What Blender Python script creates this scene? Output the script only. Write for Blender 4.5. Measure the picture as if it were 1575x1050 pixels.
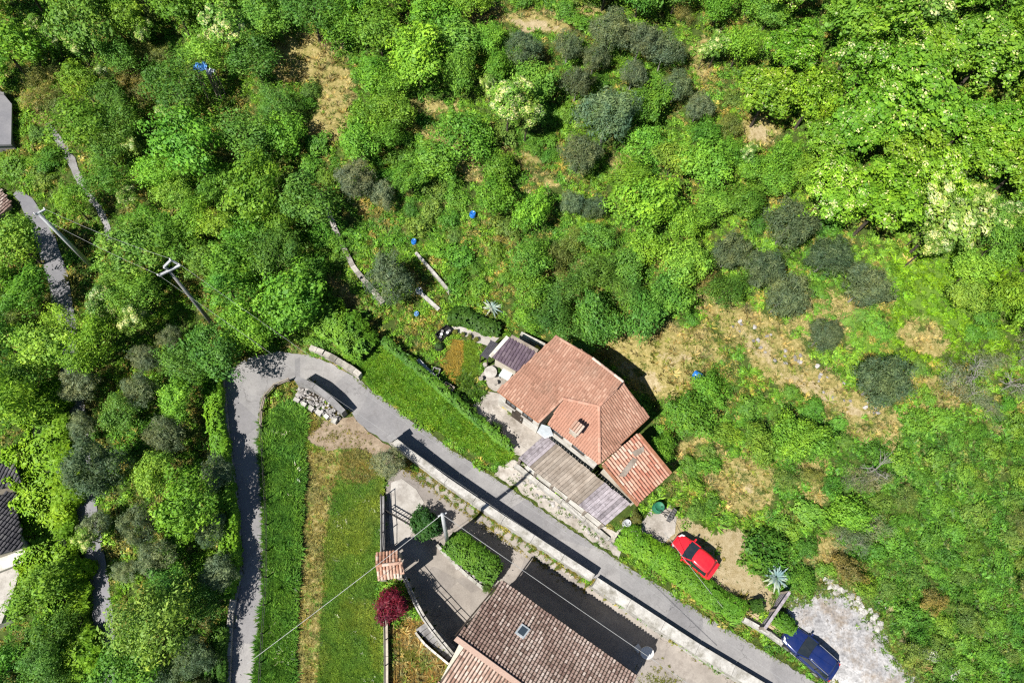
import bpy, bmesh, math, random
import numpy as np
from mathutils import Vector, Matrix
from mathutils.geometry import delaunay_2d_cdt

random.seed(7)
rng = np.random.default_rng(7)
scene = bpy.context.scene
for _o in list(bpy.data.objects):
    bpy.data.objects.remove(_o)
COL = scene.collection

# ------------------------------------------------------------------ camera
W0, H0 = 1575.0, 1050.0          # layout below is noted in photograph pixels and cast onto the terrain
FOC = 1100.0
CAM_H = 54.0
NADIR = (715.0, 975.0)


def cam_vec(px, py):
    return np.array([(px - W0 / 2) / FOC, -(py - H0 / 2) / FOC, -1.0])


_d = cam_vec(*NADIR)
_d /= np.linalg.norm(_d)
Zw = -_d
Yw = np.array([0, 1.0, 0]) - Zw * Zw[1]
Yw /= np.linalg.norm(Yw)
Xw = np.cross(Yw, Zw)
RWC = np.array([Xw, Yw, Zw])      # world from camera

cam_data = bpy.data.cameras.new("camera")
cam_data.sensor_width = 36.0
cam_data.lens = 36.0 * FOC / W0
cam_data.clip_start = 0.5
cam_data.clip_end = 600.0
cam = bpy.data.objects.new("camera", cam_data)
COL.objects.link(cam)
M4 = Matrix.Identity(4)
for i in range(3):
    for j in range(3):
        M4[i][j] = float(RWC[i, j])
M4[2][3] = CAM_H
cam.matrix_world = M4
scene.camera = cam

# ------------------------------------------------------------------ light
SUN_EL = math.radians(53)
SHADOW_DIR = np.array([0.80, 0.60])       # where shadows fall on the ground (world x, y)
SHADOW_DIR = SHADOW_DIR / np.linalg.norm(SHADOW_DIR)
to_sun = Vector((-SHADOW_DIR[0] * math.cos(SUN_EL), -SHADOW_DIR[1] * math.cos(SUN_EL), math.sin(SUN_EL)))
sun_data = bpy.data.lights.new("sun", 'SUN')
sun_data.energy = 5.0
sun_data.angle = math.radians(0.5)
sun_data.color = (1.0, 0.955, 0.88)
sun = bpy.data.objects.new("sun", sun_data)
sun.rotation_euler = to_sun.to_track_quat('Z', 'Y').to_euler()
sun.location = (0, 0, 80)
COL.objects.link(sun)

world = bpy.data.worlds.new("World")
scene.world = world
world.use_nodes = True
wn = world.node_tree.nodes
wl = world.node_tree.links
bg = wn.get("Background") or wn.new("ShaderNodeBackground")
sky = wn.new("ShaderNodeTexSky")
sky.sky_type = 'NISHITA'
sky.sun_disc = False
sky.air_density = 0.8
sky.dust_density = 0.2
sky.sun_elevation = SUN_EL
sky.sun_rotation = math.atan2(to_sun.x, to_sun.y)
wl.new(sky.outputs[0], bg.inputs[0])
bg.inputs[1].default_value = 0.055
wo = wn.get("World Output") or wn.new("ShaderNodeOutputWorld")
wl.new(bg.outputs[0], wo.inputs[0])

scene.view_settings.view_transform = 'Standard'
scene.view_settings.look = 'None'
scene.view_settings.gamma = 1.0
scene.view_settings.use_curve_mapping = False
scene.view_settings.exposure = 0.95
scene.cycles.use_denoising = False      # leaf detail stays crisp
scene.cycles.sample_clamp_indirect = 3.0
scene.cycles.filter_width = 1.25
scene.cycles.max_bounces = 6
scene.cycles.diffuse_bounces = 2
scene.cycles.glossy_bounces = 2
scene.cycles.transmission_bounces = 3
scene.cycles.transparent_max_bounces = 6

# ------------------------------------------------------------------ terrain height
def ray_dirs(px, py):
    px = np.atleast_1d(np.asarray(px, float)); py = np.atleast_1d(np.asarray(py, float))
    v = np.stack([(px - W0 / 2) / FOC, -(py - H0 / 2) / FOC, -np.ones_like(px)], 1)
    return v @ RWC.T


def at_z(px, py, z):
    """point on the sight line of a pixel at absolute height z"""
    d = ray_dirs(px, py)
    t = (z - CAM_H) / d[:, 2]
    return np.stack([d[:, 0] * t, d[:, 1] * t, np.full(len(t), 0.0) + z], 1)


def PZ(px, py, z):
    return Vector(at_z(px, py, z)[0])


def to_px(p):
    c = (np.asarray(p, float) - np.array([0, 0, CAM_H])) @ RWC
    return c[0] / -c[2] * FOC + W0 / 2, -c[1] / -c[2] * FOC + H0 / 2


L0 = at_z(600, 640, 0)[0][:2]
L1 = at_z(1150, 985, 0)[0][:2]
Ld = (L1 - L0) / np.linalg.norm(L1 - L0)
Ln = np.array([-Ld[1], Ld[0]])
if Ln[1] < 0:
    Ln = -Ln


def inside(poly, x, y):
    poly = np.asarray(poly)
    r = np.zeros(np.shape(x), bool)
    n = len(poly)
    for i in range(n):
        x0, y0 = poly[i][:2]; x1, y1 = poly[(i + 1) % n][:2]
        if y0 == y1:
            continue
        c = ((y0 > y) != (y1 > y)) & (x < (x1 - x0) * (y - y0) / (y1 - y0) + x0)
        r ^= c
    return r


def dist_poly(poly, x, y, closed=True):
    poly = np.asarray(poly)
    d = np.full(np.shape(x), 1e9)
    n = len(poly)
    for i in range(n if closed else n - 1):
        ax, ay = poly[i][:2]; bx, by = poly[(i + 1) % n][:2]
        vx, vy = bx - ax, by - ay
        t = np.clip(((x - ax) * vx + (y - ay) * vy) / max(vx * vx + vy * vy, 1e-9), 0, 1)
        d = np.minimum(d, np.hypot(x - ax - t * vx, y - ay - t * vy))
    return d


def sst(a, b, x):
    t = np.clip((x - a) / (b - a), 0, 1)
    return t * t * (3 - 2 * t)


def softplus(x):
    return np.log1p(np.exp(-np.abs(x) * 1.5)) / 1.5 + np.maximum(x, 0)


def poly_at(pts, z):
    return np.array([at_z(p[0], p[1], z)[0][:2] for p in pts])


YARD = poly_at([(604, 695), (680, 750), (760, 804), (850, 862), (908, 899), (990, 950), (1060, 995), (1170, 1062),
                (1400, 1200), (1400, 1400), (690, 1400), (700, 1060), (697, 1008), (664, 966), (649, 942), (635, 915), (622, 888), (590, 884), (586, 780), (592, 735)], -0.6)
TERR = poly_at([(655, 545), (690, 497), (760, 512), (830, 505), (880, 510), (930, 540), (985, 590), (1015, 640), (1045, 735),
                (1020, 790), (960, 812), (880, 765), (800, 705), (720, 630)], 1.0)
PARK = poly_at([(1010, 815), (1050, 800), (1100, 815), (1145, 850), (1190, 905), (1260, 905), (1340, 960), (1400, 1040), (1430, 1070),
                (1290, 1070), (1200, 985), (1120, 935), (1040, 860)], 1.0)


def vnoise(x, y, s, seed):
    """smooth value noise"""
    x = np.asarray(x) / s + seed * 13.7; y = np.asarray(y) / s - seed * 7.1
    xi = np.floor(x).astype(np.int64); yi = np.floor(y).astype(np.int64)
    fx = x - xi; fy = y - yi
    fx = fx * fx * (3 - 2 * fx); fy = fy * fy * (3 - 2 * fy)

    def hsh(a, b):
        n = (a * 374761393 + b * 668265263 + seed * 974711) & 0x7fffffff
        n = ((n ^ (n >> 13)) * 1274126177) & 0x7fffffff
        return ((n ^ (n >> 16)) & 0xffff) / 65535.0
    return ((hsh(xi, yi) * (1 - fx) + hsh(xi + 1, yi) * fx) * (1 - fy) + (hsh(xi, yi + 1) * (1 - fx) + hsh(xi + 1, yi + 1) * fx) * fy)


def height(x, y):
    x = np.asarray(x, float); y = np.asarray(y, float)
    u = (x - L0[0]) * Ln[0] + (y - L0[1]) * Ln[1]
    s = (x - L0[0]) * Ld[0] + (y - L0[1]) * Ld[1]
    h = 0.9 * sst(0.3, 3.5, u) + 0.26 * softplus(u - 8.5) - 0.24 * softplus(-u - 16.5)
    # terraces on the hill
    hill = sst(10, 16, u)
    h = h + hill * 0.45 * (vnoise(x, y, 7.0, 3) - 0.5) + hill * 0.3 * (vnoise(x, y, 2.6, 4) - 0.5)
    left = sst(-17.5, -21, u)
    h = h + left * 0.5 * (vnoise(x, y, 5.0, 5) - 0.5)
    for poly, z in ((TERR, 1.0), (PARK, 1.0)):
        w = np.where(inside(poly, x, y), 1.0, 1 - sst(0.0, 2.2, dist_poly(poly, x, y)))
        w = np.where(u < 2.2, w * sst(1.2, 2.2, u), w)
        h = h * (1 - w) + z * w
    drop = 2.0 * sst(0.5, 15.0, s)
    h = h - np.where(inside(YARD, x, y), drop, 0.0)
    return h


def cast(px, py, dz=0.0):
    """points where the sight lines of pixels meet the terrain raised by dz"""
    px = np.atleast_1d(np.asarray(px, float)); py = np.atleast_1d(np.asarray(py, float))
    d = ray_dirs(px, py)
    z = np.zeros(len(px)) + dz
    for k in range(40):
        t = (z - CAM_H) / d[:, 2]
        zn = height(d[:, 0] * t, d[:, 1] * t) + dz
        z = 0.4 * z + 0.6 * zn
    t = (z - CAM_H) / d[:, 2]
    x = d[:, 0] * t; y = d[:, 1] * t
    return np.stack([x, y, height(x, y) + dz], 1)


def P(px, py, dz=0.0):
    return Vector(cast(px, py, dz)[0])


# ------------------------------------------------------------------ object helpers
def tag(o, label=None, cat=None, group=None, kind=None):
    if label: o["label"] = label
    if cat: o["category"] = cat
    if group: o["group"] = group
    if kind: o["kind"] = kind
    return o


def thing(name, label, cat, loc=(0, 0, 0), rz=0.0, group=None):
    o = bpy.data.objects.new(name, None)
    o.empty_display_size = 0.3
    o.location = Vector(loc); o.rotation_euler = (0, 0, rz)
    COL.objects.link(o); o["kind"] = "thing"
    return tag(o, label, cat, group)


def origin_of(o):
    v = Vector((0, 0, 0))
    while o is not None:
        v = v + o.location
        o = o.parent
    return v


class MB:
    """collects faces; build() makes ONE mesh object.  World coordinates unless local=True."""

    def __init__(self):
        self.v = []; self.f = []; self.t = []; self.m = []; self.smooth = False

    def add(self, vs, fs, tint=0.5, mat=0):
        n = len(self.v)
        self.v += [tuple(p) for p in vs]
        self.t += [tint] * len(vs)
        for f in fs:
            self.f.append(tuple(i + n for i in f)); self.m.append(mat)
        return self

    def box(self, c, size, rz=0.0, tint=0.5, mat=0, top=1.0, tilt=None):
        sx, sy, sz = size[0] / 2, size[1] / 2, size[2] / 2
        ca, sa = math.cos(rz), math.sin(rz)
        vs = []
        for dz, k in ((-sz, 1.0), (sz, top)):
            for dx, dy in ((-sx, -sy), (sx, -sy), (sx, sy), (-sx, sy)):
                p = Vector((dx * k, dy * k, dz))
                if tilt is not None: p = tilt @ p
                vs.append((c[0] + p.x * ca - p.y * sa, c[1] + p.x * sa + p.y * ca, c[2] + p.z))
        return self.add(vs, [(3, 2, 1, 0), (4, 5, 6, 7), (0, 1, 5, 4), (1, 2, 6, 5), (2, 3, 7, 6), (3, 0, 4, 7)], tint, mat)

    def prism(self, bottom, top, tint=0.5, mat=0):
        n = len(bottom)
        fs = [tuple(range(n - 1, -1, -1)), tuple(range(n, 2 * n))]
        for i in range(n):
            j = (i + 1) % n
            fs.append((i, j, n + j, n + i))
        return self.add(list(bottom) + list(top), fs, tint, mat)

    def bar(self, a, b, w, h=None, tint=0.5, mat=0):
        """rectangular bar from a to b"""
        a = Vector(a); b = Vector(b); h = h or w
        d = (b - a)
        if d.length < 1e-6: return self
        d.normalize()
        up = Vector((0, 0, 1)) if abs(d.z) < 0.95 else Vector((1, 0, 0))
        s = d.cross(up).normalized(); t = s.cross(d).normalized()
        q = [s * (i * w / 2) + t * (j * h / 2) for i, j in ((-1, -1), (1, -1), (1, 1), (-1, 1))]
        return self.prism([a + k for k in q], [b + k for k in q], tint, mat)

    def tube(self, pts, r, n=8, tint=0.5, mat=0, r2=None):
        pts = [Vector(p) for p in pts]
        rings = []
        for i, p in enumerate(pts):
            d = (pts[min(i + 1, len(pts) - 1)] - pts[max(i - 1, 0)]).normalized()
            up = Vector((0, 0, 1)) if abs(d.z) < 0.9 else Vector((1, 0, 0))
            s = d.cross(up).normalized(); t = s.cross(d)
            rr = r if r2 is None else r + (r2 - r) * i / max(len(pts) - 1, 1)
            rings.append([p + s * (rr * math.cos(2 * math.pi * k / n)) + t * (rr * math.sin(2 * math.pi * k / n)) for k in range(n)])
        vs = [q for ring in rings for q in ring]
        fs = []
        for i in range(len(rings) - 1):
            for k in range(n):
                k2 = (k + 1) % n
                fs.append((i * n + k, i * n + k2, (i + 1) * n + k2, (i + 1) * n + k))
        fs.append(tuple(range(n - 1, -1, -1)))
        fs.append(tuple((len(rings) - 1) * n + k for k in range(n)))
        return self.add(vs, fs, tint, mat)

    def lathe(self, c, prof, n=16, tint=0.5, mat=0, sx=1.0, sy=1.0):
        vs = []
        for r, z in prof:
            for k in range(n):
                a = 2 * math.pi * k / n
                vs.append((c[0] + r * sx * math.cos(a), c[1] + r * sy * math.sin(a), c[2] + z))
        fs = []
        for i in range(len(prof) - 1):
            for k in range(n):
                k2 = (k + 1) % n
                fs.append((i * n + k, i * n + k2, (i + 1) * n + k2, (i + 1) * n + k))
        if prof[0][0] > 1e-4: fs.append(tuple(range(n - 1, -1, -1)))
        if prof[-1][0] > 1e-4: fs.append(tuple((len(prof) - 1) * n + k for k in range(n)))
        return self.add(vs, fs, tint, mat)

    def build(self, name, mats, parent=None, local=False, smooth=False, kind=None):
        o0 = Vector((0, 0, 0)) if local or parent is None else origin_of(parent)
        me = bpy.data.meshes.new(name)
        vs = self.v if o0.length == 0 else [(p[0] - o0.x, p[1] - o0.y, p[2] - o0.z) for p in self.v]
        me.from_pydata(vs, [], self.f)
        if not isinstance(mats, (list, tuple)): mats = [mats]
        for m in mats: me.materials.append(m)
        if len(mats) > 1: me.polygons.foreach_set("material_index", self.m)
        at = me.attributes.new("tint", 'FLOAT', 'POINT')
        at.data.foreach_set("value", np.array(self.t, np.float32))
        if smooth: me.polygons.foreach_set("use_smooth", [True] * len(me.polygons))
        bm = bmesh.new(); bm.from_mesh(me)
        bmesh.ops.recalc_face_normals(bm, faces=bm.faces)
        bm.to_mesh(me); bm.free()
        me.update()
        o = bpy.data.objects.new(name, me)
        COL.objects.link(o)
        if parent is not None: o.parent = parent
        if kind: o["kind"] = kind
        return o


def np_mesh(name, verts, faces, mats, attrs=None, smooth=False, mat_idx=None):
    """fast mesh from numpy arrays; faces is (n,3) or (n,4)"""
    me = bpy.data.meshes.new(name)
    verts = np.asarray(verts, np.float32); faces = np.asarray(faces, np.int32)
    k = faces.shape[1]
    me.vertices.add(len(verts)); me.vertices.foreach_set("co", verts.ravel())
    me.loops.add(faces.size); me.loops.foreach_set("vertex_index", faces.ravel())
    me.polygons.add(len(faces))
    me.polygons.foreach_set("loop_start", np.arange(0, faces.size, k, dtype=np.int32))
    me.polygons.foreach_set("loop_total", np.full(len(faces), k, np.int32))
    if smooth: me.polygons.foreach_set("use_smooth", np.ones(len(faces), bool))
    if not isinstance(mats, (list, tuple)): mats = [mats]
    for m in mats: me.materials.append(m)
    if mat_idx is not None: me.polygons.foreach_set("material_index", np.asarray(mat_idx, np.int32))
    for nm, val in (attrs or {}).items():
        val = np.asarray(val, np.float32)
        if val.ndim == 1:
            a = me.attributes.new(nm, 'FLOAT', 'POINT'); a.data.foreach_set("value", val)
        else:
            a = me.attributes.new(nm, 'FLOAT_COLOR', 'POINT')
            if val.shape[1] == 3: val = np.concatenate([val, np.ones((len(val), 1), np.float32)], 1)
            a.data.foreach_set("color", val.ravel())
    me.update(calc_edges=True)
    me.validate()
    return me


def link(name, me, parent=None):
    o = bpy.data.objects.new(name, me)
    COL.objects.link(o)
    if parent is not None: o.parent = parent
    return o


# ------------------------------------------------------------------ materials
MATS = {}


class NT:
    def __init__(self, name):
        self.m = bpy.data.materials.new(name); self.m.use_nodes = True
        self.n = self.m.node_tree.nodes; self.l = self.m.node_tree.links
        self.b = self.n.get("Principled BSDF")

    def new(self, t, **kw):
        nd = self.n.new(t)
        for k, v in kw.items():
            setattr(nd, k, v)
        return nd

    def link(self, a, b): self.l.new(a, b)

    def noise(self, scale, detail=4.0, rough=0.6, coord=None):
        nd = self.new("ShaderNodeTexNoise")
        nd.inputs["Scale"].default_value = scale; nd.inputs["Detail"].default_value = detail
        nd.inputs["Roughness"].default_value = rough
        self.link(coord if coord is not None else self.pos(), nd.inputs["Vector"])
        return nd.outputs[0]

    def pos(self):
        if not hasattr(self, "_p"):
            self._p = self.new("ShaderNodeNewGeometry").outputs["Position"]
        return self._p

    def ramp(self, fac, stops, interp='LINEAR'):
        nd = self.new("ShaderNodeValToRGB")
        el = nd.color_ramp.elements
        nd.color_ramp.interpolation = interp
        while len(el) < len(stops): el.new(0.5)
        for e, (p, c) in zip(el, stops):
            e.position = p; e.color = (c[0], c[1], c[2], 1)
        self.link(fac, nd.inputs[0])
        return nd.outputs[0]

    def mix(self, fac, a, b, mode='MIX'):
        nd = self.new("ShaderNodeMix", data_type='RGBA', blend_type=mode)
        for inp, v in ((nd.inputs[0], fac), (nd.inputs[6], a), (nd.inputs[7], b)):
            if hasattr(v, "is_linked") or hasattr(v, "links"): self.link(v, inp)
            elif isinstance(v, (int, float)): inp.default_value = v
            else: inp.default_value = (v[0], v[1], v[2], 1)
        return nd.outputs[2]

    def math(self, op, a, b=0.5):
        nd = self.new("ShaderNodeMath", operation=op)
        for inp, v in ((nd.inputs[0], a), (nd.inputs[1], b)):
            if isinstance(v, (int, float)): inp.default_value = v
            else: self.link(v, inp)
        return nd.outputs[0]

    def attr(self, name, kind='GEOMETRY'):
        nd = self.new("ShaderNodeAttribute", attribute_name=name, attribute_type=kind)
        return nd

    def bump(self, h, strength=0.3, dist=0.05):
        nd = self.new("ShaderNodeBump")
        nd.inputs["Strength"].default_value = strength; nd.inputs["Distance"].default_value = dist
        self.link(h, nd.inputs["Height"])
        self.link(nd.outputs[0], self.b.inputs["Normal"])

    def out(self, col=None, rough=0.8, spec=0.3, metal=0.0):
        if col is not None:
            if isinstance(col, (tuple, list)): self.b.inputs["Base Color"].default_value = (*col[:3], 1)
            else: self.link(col, self.b.inputs["Base Color"])
        self.b.inputs["Roughness"].default_value = rough
        self.b.inputs["Specular IOR Level"].default_value = spec
        self.b.inputs["Metallic"].default_value = metal
        return self.m


def surf(name, c1, c2, scale=3.0, rough=0.85, spec=0.2, fine=25.0, finev=0.25, bump=0.25, bdist=0.02, metal=0.0, stain=None, stain_scale=0.5, tint=0.0):
    """weathered surface: two tones by soft noise, fine grain, optional larger stains"""
    t = NT(name)
    c1, c2 = tuple(0.68 * v for v in c1), tuple(0.68 * v for v in c2)
    if stain is not None: stain = tuple(0.68 * v for v in stain)
    a = t.noise(scale, 5, 0.62)
    col = t.ramp(a, [(0.32, c1), (0.68, c2)])
    if stain is not None:
        s = t.ramp(t.noise(stain_scale, 6, 0.7), [(0.48, (0, 0, 0)), (0.68, (1, 1, 1))])
        col = t.mix(s, col, stain)
    if tint:
        at = t.attr("tint")
        k = t.ramp(at.outputs["Fac"], [(0, (1 - tint,) * 3), (1, (1 + tint,) * 3)])
        col = t.mix(1.0, col, k, 'MULTIPLY')
    f = t.noise(fine, 3, 0.7)
    k = t.ramp(f, [(0.3, (1 - finev,) * 3), (0.7, (1 + finev * 0.6,) * 3)])
    col = t.mix(1.0, col, k, 'MULTIPLY')
    if bump: t.bump(f, bump, bdist)
    MATS[name] = t.out(col, rough, spec, metal)
    return MATS[name]




def road_mat(name, c1, c2, dark):
    """worn lane surface: tone drift, repair patches, hairline cracks and grit"""
    t = NT(name)
    c1, c2, dark = [tuple(0.68 * v for v in c) for c in (c1, c2, dark)]
    col = t.ramp(t.noise(.5, 6, .65), [(.3, c1), (.7, c2)])
    vo = t.new("ShaderNodeTexVoronoi"); vo.inputs["Scale"].default_value = .28; vo.inputs["Randomness"].default_value = 1.0
    t.link(t.pos(), vo.inputs["Vector"])
    sep = t.new("ShaderNodeSeparateColor"); t.link(vo.outputs["Color"], sep.inputs[0])
    col = t.mix(1.0, col, t.ramp(sep.outputs[0], [(0.0, (.82, .82, .84)), (.5, (1, 1, 1)), (1.0, (1.12, 1.11, 1.09))]), 'MULTIPLY')
    wob = t.new("ShaderNodeVectorMath", operation='ADD')
    nz = t.new("ShaderNodeTexNoise"); nz.inputs["Scale"].default_value = 1.4; nz.inputs["Detail"].default_value = 5
    t.link(t.pos(), nz.inputs["Vector"])
    t.link(t.pos(), wob.inputs[0]); t.link(nz.outputs["Color"], wob.inputs[1])
    v2 = t.new("ShaderNodeTexVoronoi", feature='DISTANCE_TO_EDGE'); v2.inputs["Scale"].default_value = .55
    t.link(wob.outputs[0], v2.inputs["Vector"])
    crack = t.ramp(v2.outputs["Distance"], [(0.0, (.5,) * 3), (.014, (1, 1, 1))])
    keep = t.ramp(t.noise(.35, 3, .5), [(.5, (0, 0, 0)), (.6, (1, 1, 1))])
    col = t.mix(keep, col, t.mix(1.0, col, crack, 'MULTIPLY'))
    st = t.ramp(t.noise(.8, 7, .78), [(.53, (0, 0, 0)), (.72, (.75,) * 3)])
    col = t.mix(st, col, dark)
    f = t.noise(11, 3, .7)
    col = t.mix(1.0, col, t.ramp(f, [(.3, (.87,) * 3), (.7, (1.09,) * 3)]), 'MULTIPLY')
    t.bump(f, .25, .02)
    MATS[name] = t.out(col, .88, .2)


road_mat("road_asphalt", (0.25, 0.244, 0.248), (0.35, 0.34, 0.338), (0.19, 0.182, 0.18))
surf("lower_asphalt", (0.20, 0.20, 0.22), (0.27, 0.265, 0.28), 0.6, fine=9, finev=0.12)
road_mat("yard_concrete", (0.27, 0.24, 0.215), (0.42, 0.38, 0.34), (0.22, 0.19, 0.165))
surf("pale_concrete", (0.42, 0.39, 0.35), (0.58, 0.55, 0.51), 0.8, fine=12, finev=0.12, stain=(0.33, 0.30, 0.27), stain_scale=1.1)
surf("patio_stone", (0.36, 0.32, 0.28), (0.55, 0.51, 0.46), 1.2, fine=9, finev=0.2, stain=(0.25, 0.22, 0.18), stain_scale=0.9)
surf("white_gravel", (0.30, 0.295, 0.30), (0.58, 0.57, 0.57), 1.1, fine=6, finev=0.4, bump=0.6, bdist=0.06, stain=(0.32, 0.26, 0.20), stain_scale=0.7)
surf("bare_earth", (0.26, 0.19, 0.125), (0.40, 0.32, 0.23), 1.3, fine=8, finev=0.3, bump=0.4, bdist=0.04)
surf("white_plaster", (0.60, 0.57, 0.51), (0.80, 0.78, 0.73), 1.0, fine=8, finev=0.08, stain=(0.42, 0.38, 0.31), stain_scale=0.8)
surf("cream_plaster", (0.55, 0.49, 0.40), (0.68, 0.62, 0.52), 1.2, fine=8, finev=0.1, stain=(0.40, 0.34, 0.27), stain_scale=0.7)
surf("wall_concrete", (0.42, 0.40, 0.365), (0.66, 0.64, 0.60), 0.9, fine=7, finev=0.2, stain=(0.26, 0.245, 0.20), stain_scale=1.4)
surf("grey_concrete", (0.24, 0.235, 0.235), (0.36, 0.35, 0.35), 1.2, fine=9, finev=0.15, stain=(0.17, 0.16, 0.155), stain_scale=1.0)
surf("dry_stone", (0.30, 0.275, 0.24), (0.52, 0.49, 0.44), 2.2, fine=9, finev=0.25, bump=0.5, bdist=0.04, tint=0.35)
surf("soil_and_gutter_shade", (0.045, 0.036, 0.026), (0.09, 0.07, 0.05), 2.0, fine=9, finev=0.3)  # soil; as a roof deck it stands for shade between tiles
surf("old_wood", (0.25, 0.205, 0.165), (0.40, 0.345, 0.29), 1.6, fine=14, finev=0.2, tint=0.25)
surf("grey_wood", (0.30, 0.265, 0.285), (0.44, 0.40, 0.43), 1.6, fine=14, finev=0.2, tint=0.22, stain=(0.15, 0.13, 0.14), stain_scale=2.2)
surf("dark_wood", (0.05, 0.038, 0.03), (0.10, 0.08, 0.062), 2.0, fine=14, finev=0.2)
surf("pole_wood", (0.20, 0.20, 0.195), (0.34, 0.34, 0.33), 1.4, fine=14, finev=0.15)
surf("galvanised", (0.40, 0.42, 0.43), (0.58, 0.60, 0.61), 2.0, rough=0.45, spec=0.5, fine=14, finev=0.08, bump=0.05)
surf("iron", (0.02, 0.02, 0.022), (0.045, 0.042, 0.04), 3, rough=0.6, fine=15, finev=0.2)
surf("wire", (0.38, 0.39, 0.38), (0.5, 0.5, 0.5), 1, rough=0.5, bump=0)
surf("bark", (0.06, 0.048, 0.036), (0.13, 0.108, 0.085), 6, fine=18, finev=0.3, bump=0.6)
surf("pale_bark", (0.28, 0.26, 0.23), (0.42, 0.40, 0.37), 4, fine=18, finev=0.25)
surf("terracotta", (0.30, 0.135, 0.075), (0.44, 0.21, 0.125), 4, fine=12, finev=0.15)
surf("black_plastic", (0.012, 0.012, 0.013), (0.028, 0.028, 0.03), 5, rough=0.5, fine=12, finev=0.2)
surf("green_plastic", (0.025, 0.16, 0.085), (0.05, 0.24, 0.13), 4, rough=0.5, fine=12, finev=0.1)
surf("blue_tarp", (0.045, 0.19, 0.55), (0.10, 0.33, 0.72), 3, rough=0.5, fine=9, finev=0.2, stain=(0.35, 0.5, 0.7), stain_scale=1.6)
surf("white_tarp", (0.55, 0.60, 0.66), (0.75, 0.78, 0.82), 3, rough=0.6, fine=9, finev=0.15)
surf("blue_plastic", (0.02, 0.17, 0.66), (0.035, 0.25, 0.78), 3, rough=0.35, spec=0.5, fine=9, finev=0.05, bump=0)
surf("white_plastic", (0.70, 0.70, 0.69), (0.82, 0.82, 0.81), 3, rough=0.4, spec=0.5, fine=12, finev=0.05, bump=0)
surf("pale_table", (0.55, 0.64, 0.62), (0.68, 0.76, 0.74), 3, rough=0.5, fine=12, finev=0.06, bump=0)
surf("yellow_paint", (0.62, 0.42, 0.03), (0.75, 0.53, 0.06), 3, rough=0.5, fine=12, finev=0.08, bump=0)
surf("zinc_flashing", (0.42, 0.47, 0.50), (0.56, 0.60, 0.63), 2, rough=0.45, spec=0.5, fine=12, finev=0.1)
surf("slate_panel", (0.05, 0.048, 0.06), (0.09, 0.085, 0.10), 4, fine=12, finev=0.15)


def tile_mat(name, cols, var=0.2, lichen=(0.35, 0.30, 0.24), lk=0.35):
    t = NT(name)
    cols = [tuple(0.66 * v for v in c) for c in cols]; lichen = tuple(0.66 * v for v in lichen)
    at = t.attr("tint")
    n = len(cols)
    col = t.ramp(at.outputs["Fac"], [((i + 0.5) / n, c) for i, c in enumerate(cols)])
    s = t.ramp(t.noise(0.9, 6, 0.72), [(0.46, (0, 0, 0)), (0.75, (lk,) * 3)])
    col = t.mix(s, col, lichen)
    f = t.noise(13, 4, 0.7)
    col = t.mix(1.0, col, t.ramp(f, [(0.3, (1 - var,) * 3), (0.7, (1 + var * .6,) * 3)]), 'MULTIPLY')
    t.bump(f, 0.25, 0.02)
    MATS[name] = t.out(col, 0.85, 0.15)


tile_mat("tiles_main", [(0.30, 0.16, 0.108), (0.39, 0.208, 0.145), (0.45, 0.248, 0.175), (0.57, 0.35, 0.255)], lk=.55, lichen=(0.34, 0.235, 0.175))
tile_mat("tiles_front_sunlit", [(0.42, 0.215, 0.15), (0.49, 0.255, 0.18), (0.54, 0.29, 0.205), (0.60, 0.34, 0.25)], lk=0.3, lichen=(.48,.34,.27))  # lighter copy of the main tiles: sunlight on the front slope put into colour
tile_mat("tiles_lean", [(0.46, 0.19, 0.13), (0.56, 0.27, 0.19), (0.66, 0.38, 0.28), (0.78, 0.56, 0.46)], lk=0.2)
tile_mat("tiles_brown", [(0.24, 0.155, 0.13), (0.37, 0.255, 0.215), (0.47, 0.35, 0.30), (0.66, 0.54, 0.475)], lichen=(0.30, 0.26, 0.19), lk=0.3)  # on the farmhouse: slope turned from the sun, its dimness put into the colour
tile_mat("tiles_pale", [(0.36, 0.22, 0.17), (0.48, 0.32, 0.25), (0.60, 0.43, 0.35), (0.74, 0.58, 0.49)], lk=0.3, lichen=(0.6, 0.5, 0.42))  # on the farmhouse: sunward slope, its brightness put into the colour
tile_mat("tiles_gate", [(0.40, 0.19, 0.12), (0.50, 0.27, 0.18), (0.62, 0.40, 0.30), (0.70, 0.55, 0.45)], lk=0.3, lichen=(0.6, 0.52, 0.45))
tile_mat("tiles_purple", [(0.115, 0.082, 0.11), (0.15, 0.11, 0.145), (0.18, 0.135, 0.17), (0.22, 0.17, 0.20)], lk=0.1)
tile_mat("tiles_grey", [(0.06, 0.058, 0.066), (0.085, 0.082, 0.092), (0.11, 0.105, 0.115), (0.145, 0.14, 0.145)], lk=0.15, lichen=(0.2, 0.2, 0.19))


def paint(name, col, rough=0.25, coat=0.6, metal=0.0):
    t = NT(name)
    f = t.noise(30, 2, 0.5)
    c = t.mix(t.ramp(f, [(0.35, (0, 0, 0)), (0.7, (0.12,) * 3)]), col, tuple(min(1, x * 1.3 + 0.02) for x in col))
    c = t.mix(t.ramp(t.noise(2.2, 5, .7), [(0.4, (0, 0, 0)), (0.75, (0.05,) * 3)]), c, (0.30, 0.27, 0.22))      # road dust
    m = t.out(c, rough, 0.5, metal)
    t.b.inputs["Coat Weight"].default_value = coat
    t.b.inputs["Coat Roughness"].default_value = 0.06
    MATS[name] = m


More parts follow.
